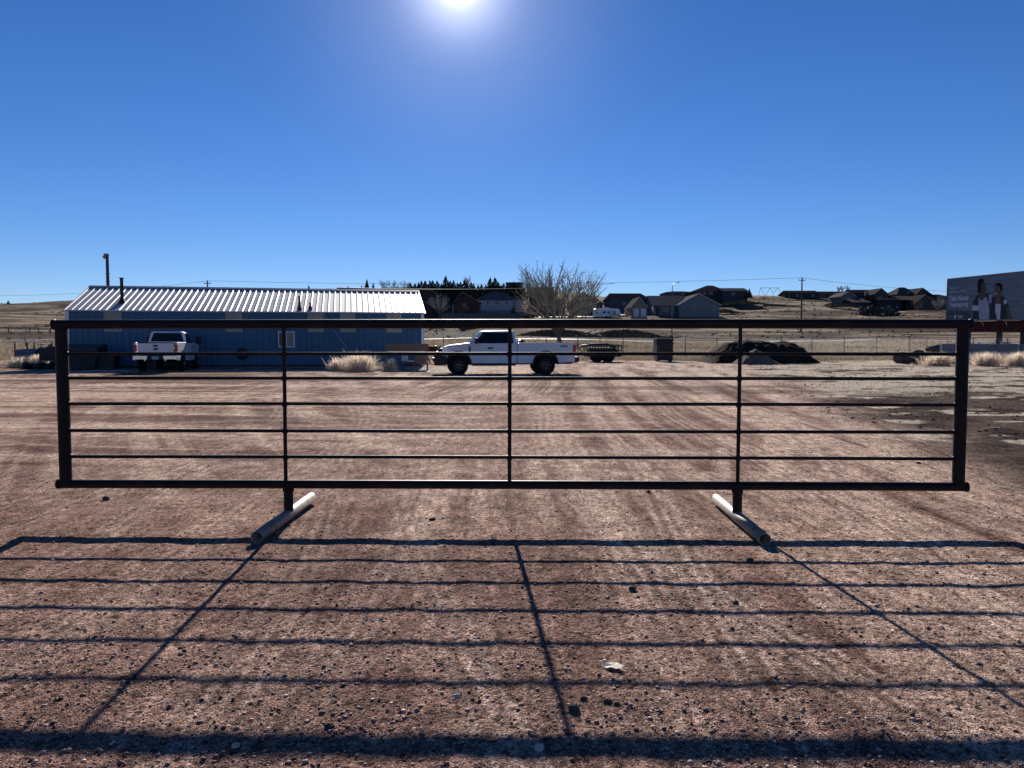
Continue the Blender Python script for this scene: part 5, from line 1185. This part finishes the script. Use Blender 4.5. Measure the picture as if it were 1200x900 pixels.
def conifer_mesh(seed, wide=.30):
    rr2 = random.Random(seed); mb = MB(); n = 15
    for i in range(n):
        z = .08 + .9 * i / n; L = wide * (1 - (i / n) ** 1.1) * 1.0 + .02; k_ = 11 if i < 10 else 7
        for j in range(k_):
            a_ = 6.283 * (j + rr2.random()) / k_; l_ = L * rr2.uniform(.6, 1.15); c_, s_ = math.cos(a_), math.sin(a_); w_ = l_ * .24
            z0 = z + rr2.uniform(-.02, .02); tip = Vector((c_ * l_, s_ * l_, z0 - l_ * .30)); mid = Vector((c_ * l_ * .55, s_ * l_ * .55, z0 - l_ * .05)); sd = Vector((-s_, c_, 0)) * w_
            mb.add([(0, 0, z0 + .03), mid + sd - Vector((0, 0, .02)), tip, mid - sd - Vector((0, 0, .02)), mid + Vector((0, 0, .03))], [(0, 1, 4), (1, 2, 4), (2, 3, 4), (3, 0, 4)])
            mb.add([mid - Vector((0, 0, .05)), tip - Vector((c_ * .1 * l_, s_ * .1 * l_, .06)), tip], [(0, 1, 2)])
    mb.add([(.03, 0, .9), (-.015, .026, .9), (-.015, -.026, .9), (0, 0, 1.04)], [(0, 1, 3), (1, 2, 3), (2, 0, 3)])
    return mb
protos = []
for k_ in range(3):
    t_ = thing('conifer', 'dark conifer', 'tree'); conifer_mesh(60 + k_, (.27, .34, .22)[k_]).build('crown', M['needle'], t_); MB().tube([(0, 0, -.12), (0, 0, .9)], [.022, .005], 7).build('trunk', M['bark'], t_); protos.append([t_, False])
def conifer(u, vb, vt, Y, label, k_=0, group='dark conifers on the hillside', wf=1.0):
    if protos[k_][1]: o = copy_tree(protos[k_][0])
    else: o = protos[k_][0]; protos[k_][1] = True
    H = S(vb - vt, Y); o.location = Pt(u, vb, Y); o.scale = (H * wf, H * wf, H); o.rotation_euler = (0, 0, random.uniform(0, 6)); tag(o, label, 'tree', group)
conifer(430, 345, 327, 285, 'pointed dark conifer above the middle of the shed roof', 2, wf=1.3)
conifer(437.5, 345, 331, 290, 'smaller conifer just right of the pointed one above the shed roof', 0)
conifer(424, 345, 334, 290, 'stub conifer just left of the pointed one above the shed roof', 1)
conifer(362, 345, 334, 285, 'lone conifer at the left start of the roofs above the shed', 1, wf=1.1)
conifer(348, 345, 338.5, 290, 'tiny conifer leftmost above the shed ridge', 0)
rr = random.Random(5)
uc = 481; i = 0
while uc < 612:
    Y = 265 + rr.uniform(-10, 14); top = 328 + rr.uniform(0, 4.5) + (1.5 if uc > 560 else 0)
    if abs(uc - 522) < 4: top = 323.5
    if abs(uc - 578) < 4: top = 325.5
    conifer(uc, 352 + rr.uniform(-2, 3), top, Y, 'dark conifer in the dense row along the skyline behind the houses', i % 3, 'conifers in the skyline row', wf=1.8); uc += rr.uniform(3.0, 5.6); i += 1
for j in range(12):
    u = 600 - 10 * rr.random() * 4.5; conifer(u, 350 + rr.uniform(-3, 4), 337 + rr.uniform(-2, 3), 240 + rr.uniform(-8, 8), 'dark conifer among the group behind the white hip-roofed house', j % 3, 'conifers behind the white house', wf=1.9)
conifer(602, 375, 357, 180, 'dark conifer right of the pale deck', 1, wf=1.2); conifer(619.5, 374, 357.5, 178, 'dark conifer at the foot of the plain brown house', 1, wf=1.5)
conifer(1016, 358, 341, 262, 'dark conifer before the wide two-storey house of the far row', 0, wf=1.4); conifer(1023, 358, 344, 262, 'darker conifer at the right of the far row evergreens', 1, wf=1.4)
conifer(946, 350, 344, 270, 'small conifer beside the dark flat-fronted crest house', 1)
conifer(922, 349, 342, 270, 'small pointed conifer left of the crest house', 0)
conifer(878, 349, 338, 248, 'small dark evergreen at the right end of the low hilltop house', 1, wf=1.3)
conifer(696.5, 351, 343, 235, 'small conifer behind the twin-peaked dark house', 0)
for u, vb, vt, Y, lb in ((10, 362, 352, 300, 'dark round bush on the skyline at the far left'), (2, 362, 355, 300, 'small dark bush at the extreme left skyline')): conifer(u, vb, vt, Y, lb, 1, wf=1.6)
# rubble pile on the right hill, dark thicket below the crest
def brush(name, label, u0, u1, v0, v1, Y0, n, m, seed, r_=.7, cat='thicket'):
    r_q = np.random.default_rng(seed); x0 = xat((u0 + u1) / 2, v1, Y0); z0 = zat(v1, Y0); hw = S(u1 - u0, Y0) / 2; H = S(v1 - v0, Y0)
    if m == 'rock':
        rr2 = random.Random(seed); mb = MB()
        for i in range(n):
            t1 = max(-1, min(1, rr2.gauss(0, .5))); mb.blob((t1 * hw, rr2.uniform(0, 4), H * (1 - abs(t1) ** 2.2) * rr2.random()), r_ * rr2.uniform(.35, 1.1), 1, .9, seed * 100 + i)
        o = mb.build(name, M[m])
    else:
        n = n * 5; t1 = np.clip(r_q.normal(0, .5, n), -1, 1); d_ = r_q.random(n) * 10; X_ = t1 * hw; Z_ = H * (1 - np.abs(t1) ** 2.2) * (d_ / 10)
        V, Fc = clumps(X_, d_, Z_, r_ * (.3 + .6 * r_q.random(n)), seed, 22); o = np_mesh(name, V, Fc, M[m])
    o.location = (x0, Y0, z0); return tag(o, label, cat)
brush('rubble_heap', 'dark rubble heap on the slope under the far right houses', 1002, 1060, 359, 370, 215, 150, 'rock', 3, .6, 'rubble heap')
bpy.data.objects['rubble_heap']['kind'] = 'stuff'
for (u0, u1, v0, v1, Y, n, sd, lb) in ((850, 912, 351, 357, 222, 110, 4, 'dark scrub patch on the hill below the long low house'), (900, 938, 355, 359, 222, 60, 5, 'thin scrub patch left of the lone power pole'), (975, 1012, 353, 360, 232, 80, 6, 'dark scrub patch above the rubble heap'), (845, 875, 361, 367, 205, 40, 7, 'low scrub just right of the grey ranch house')):
    o = brush('scrub_patch', lb, u0, u1, v0, v1, Y, n, 'sage', sd, .65, 'scrub'); o['kind'] = 'stuff'
for (u0, u1, v0, v1, Y, n, sd, lb) in ((600, 712, 385.5, 396, 130, 260, 8, 'dark thicket on the bank at the foot of the big cottonwood'), (690, 790, 386, 396, 132, 200, 9, 'dark thicket on the bank behind the slatted trailer'), (625, 670, 362, 371, 186, 90, 10, 'dark thicket before the pale gravel drive')):
    o = brush('thicket', lb, u0, u1, v0, v1, Y, n, 'sage', sd, .5); o['kind'] = 'stuff'
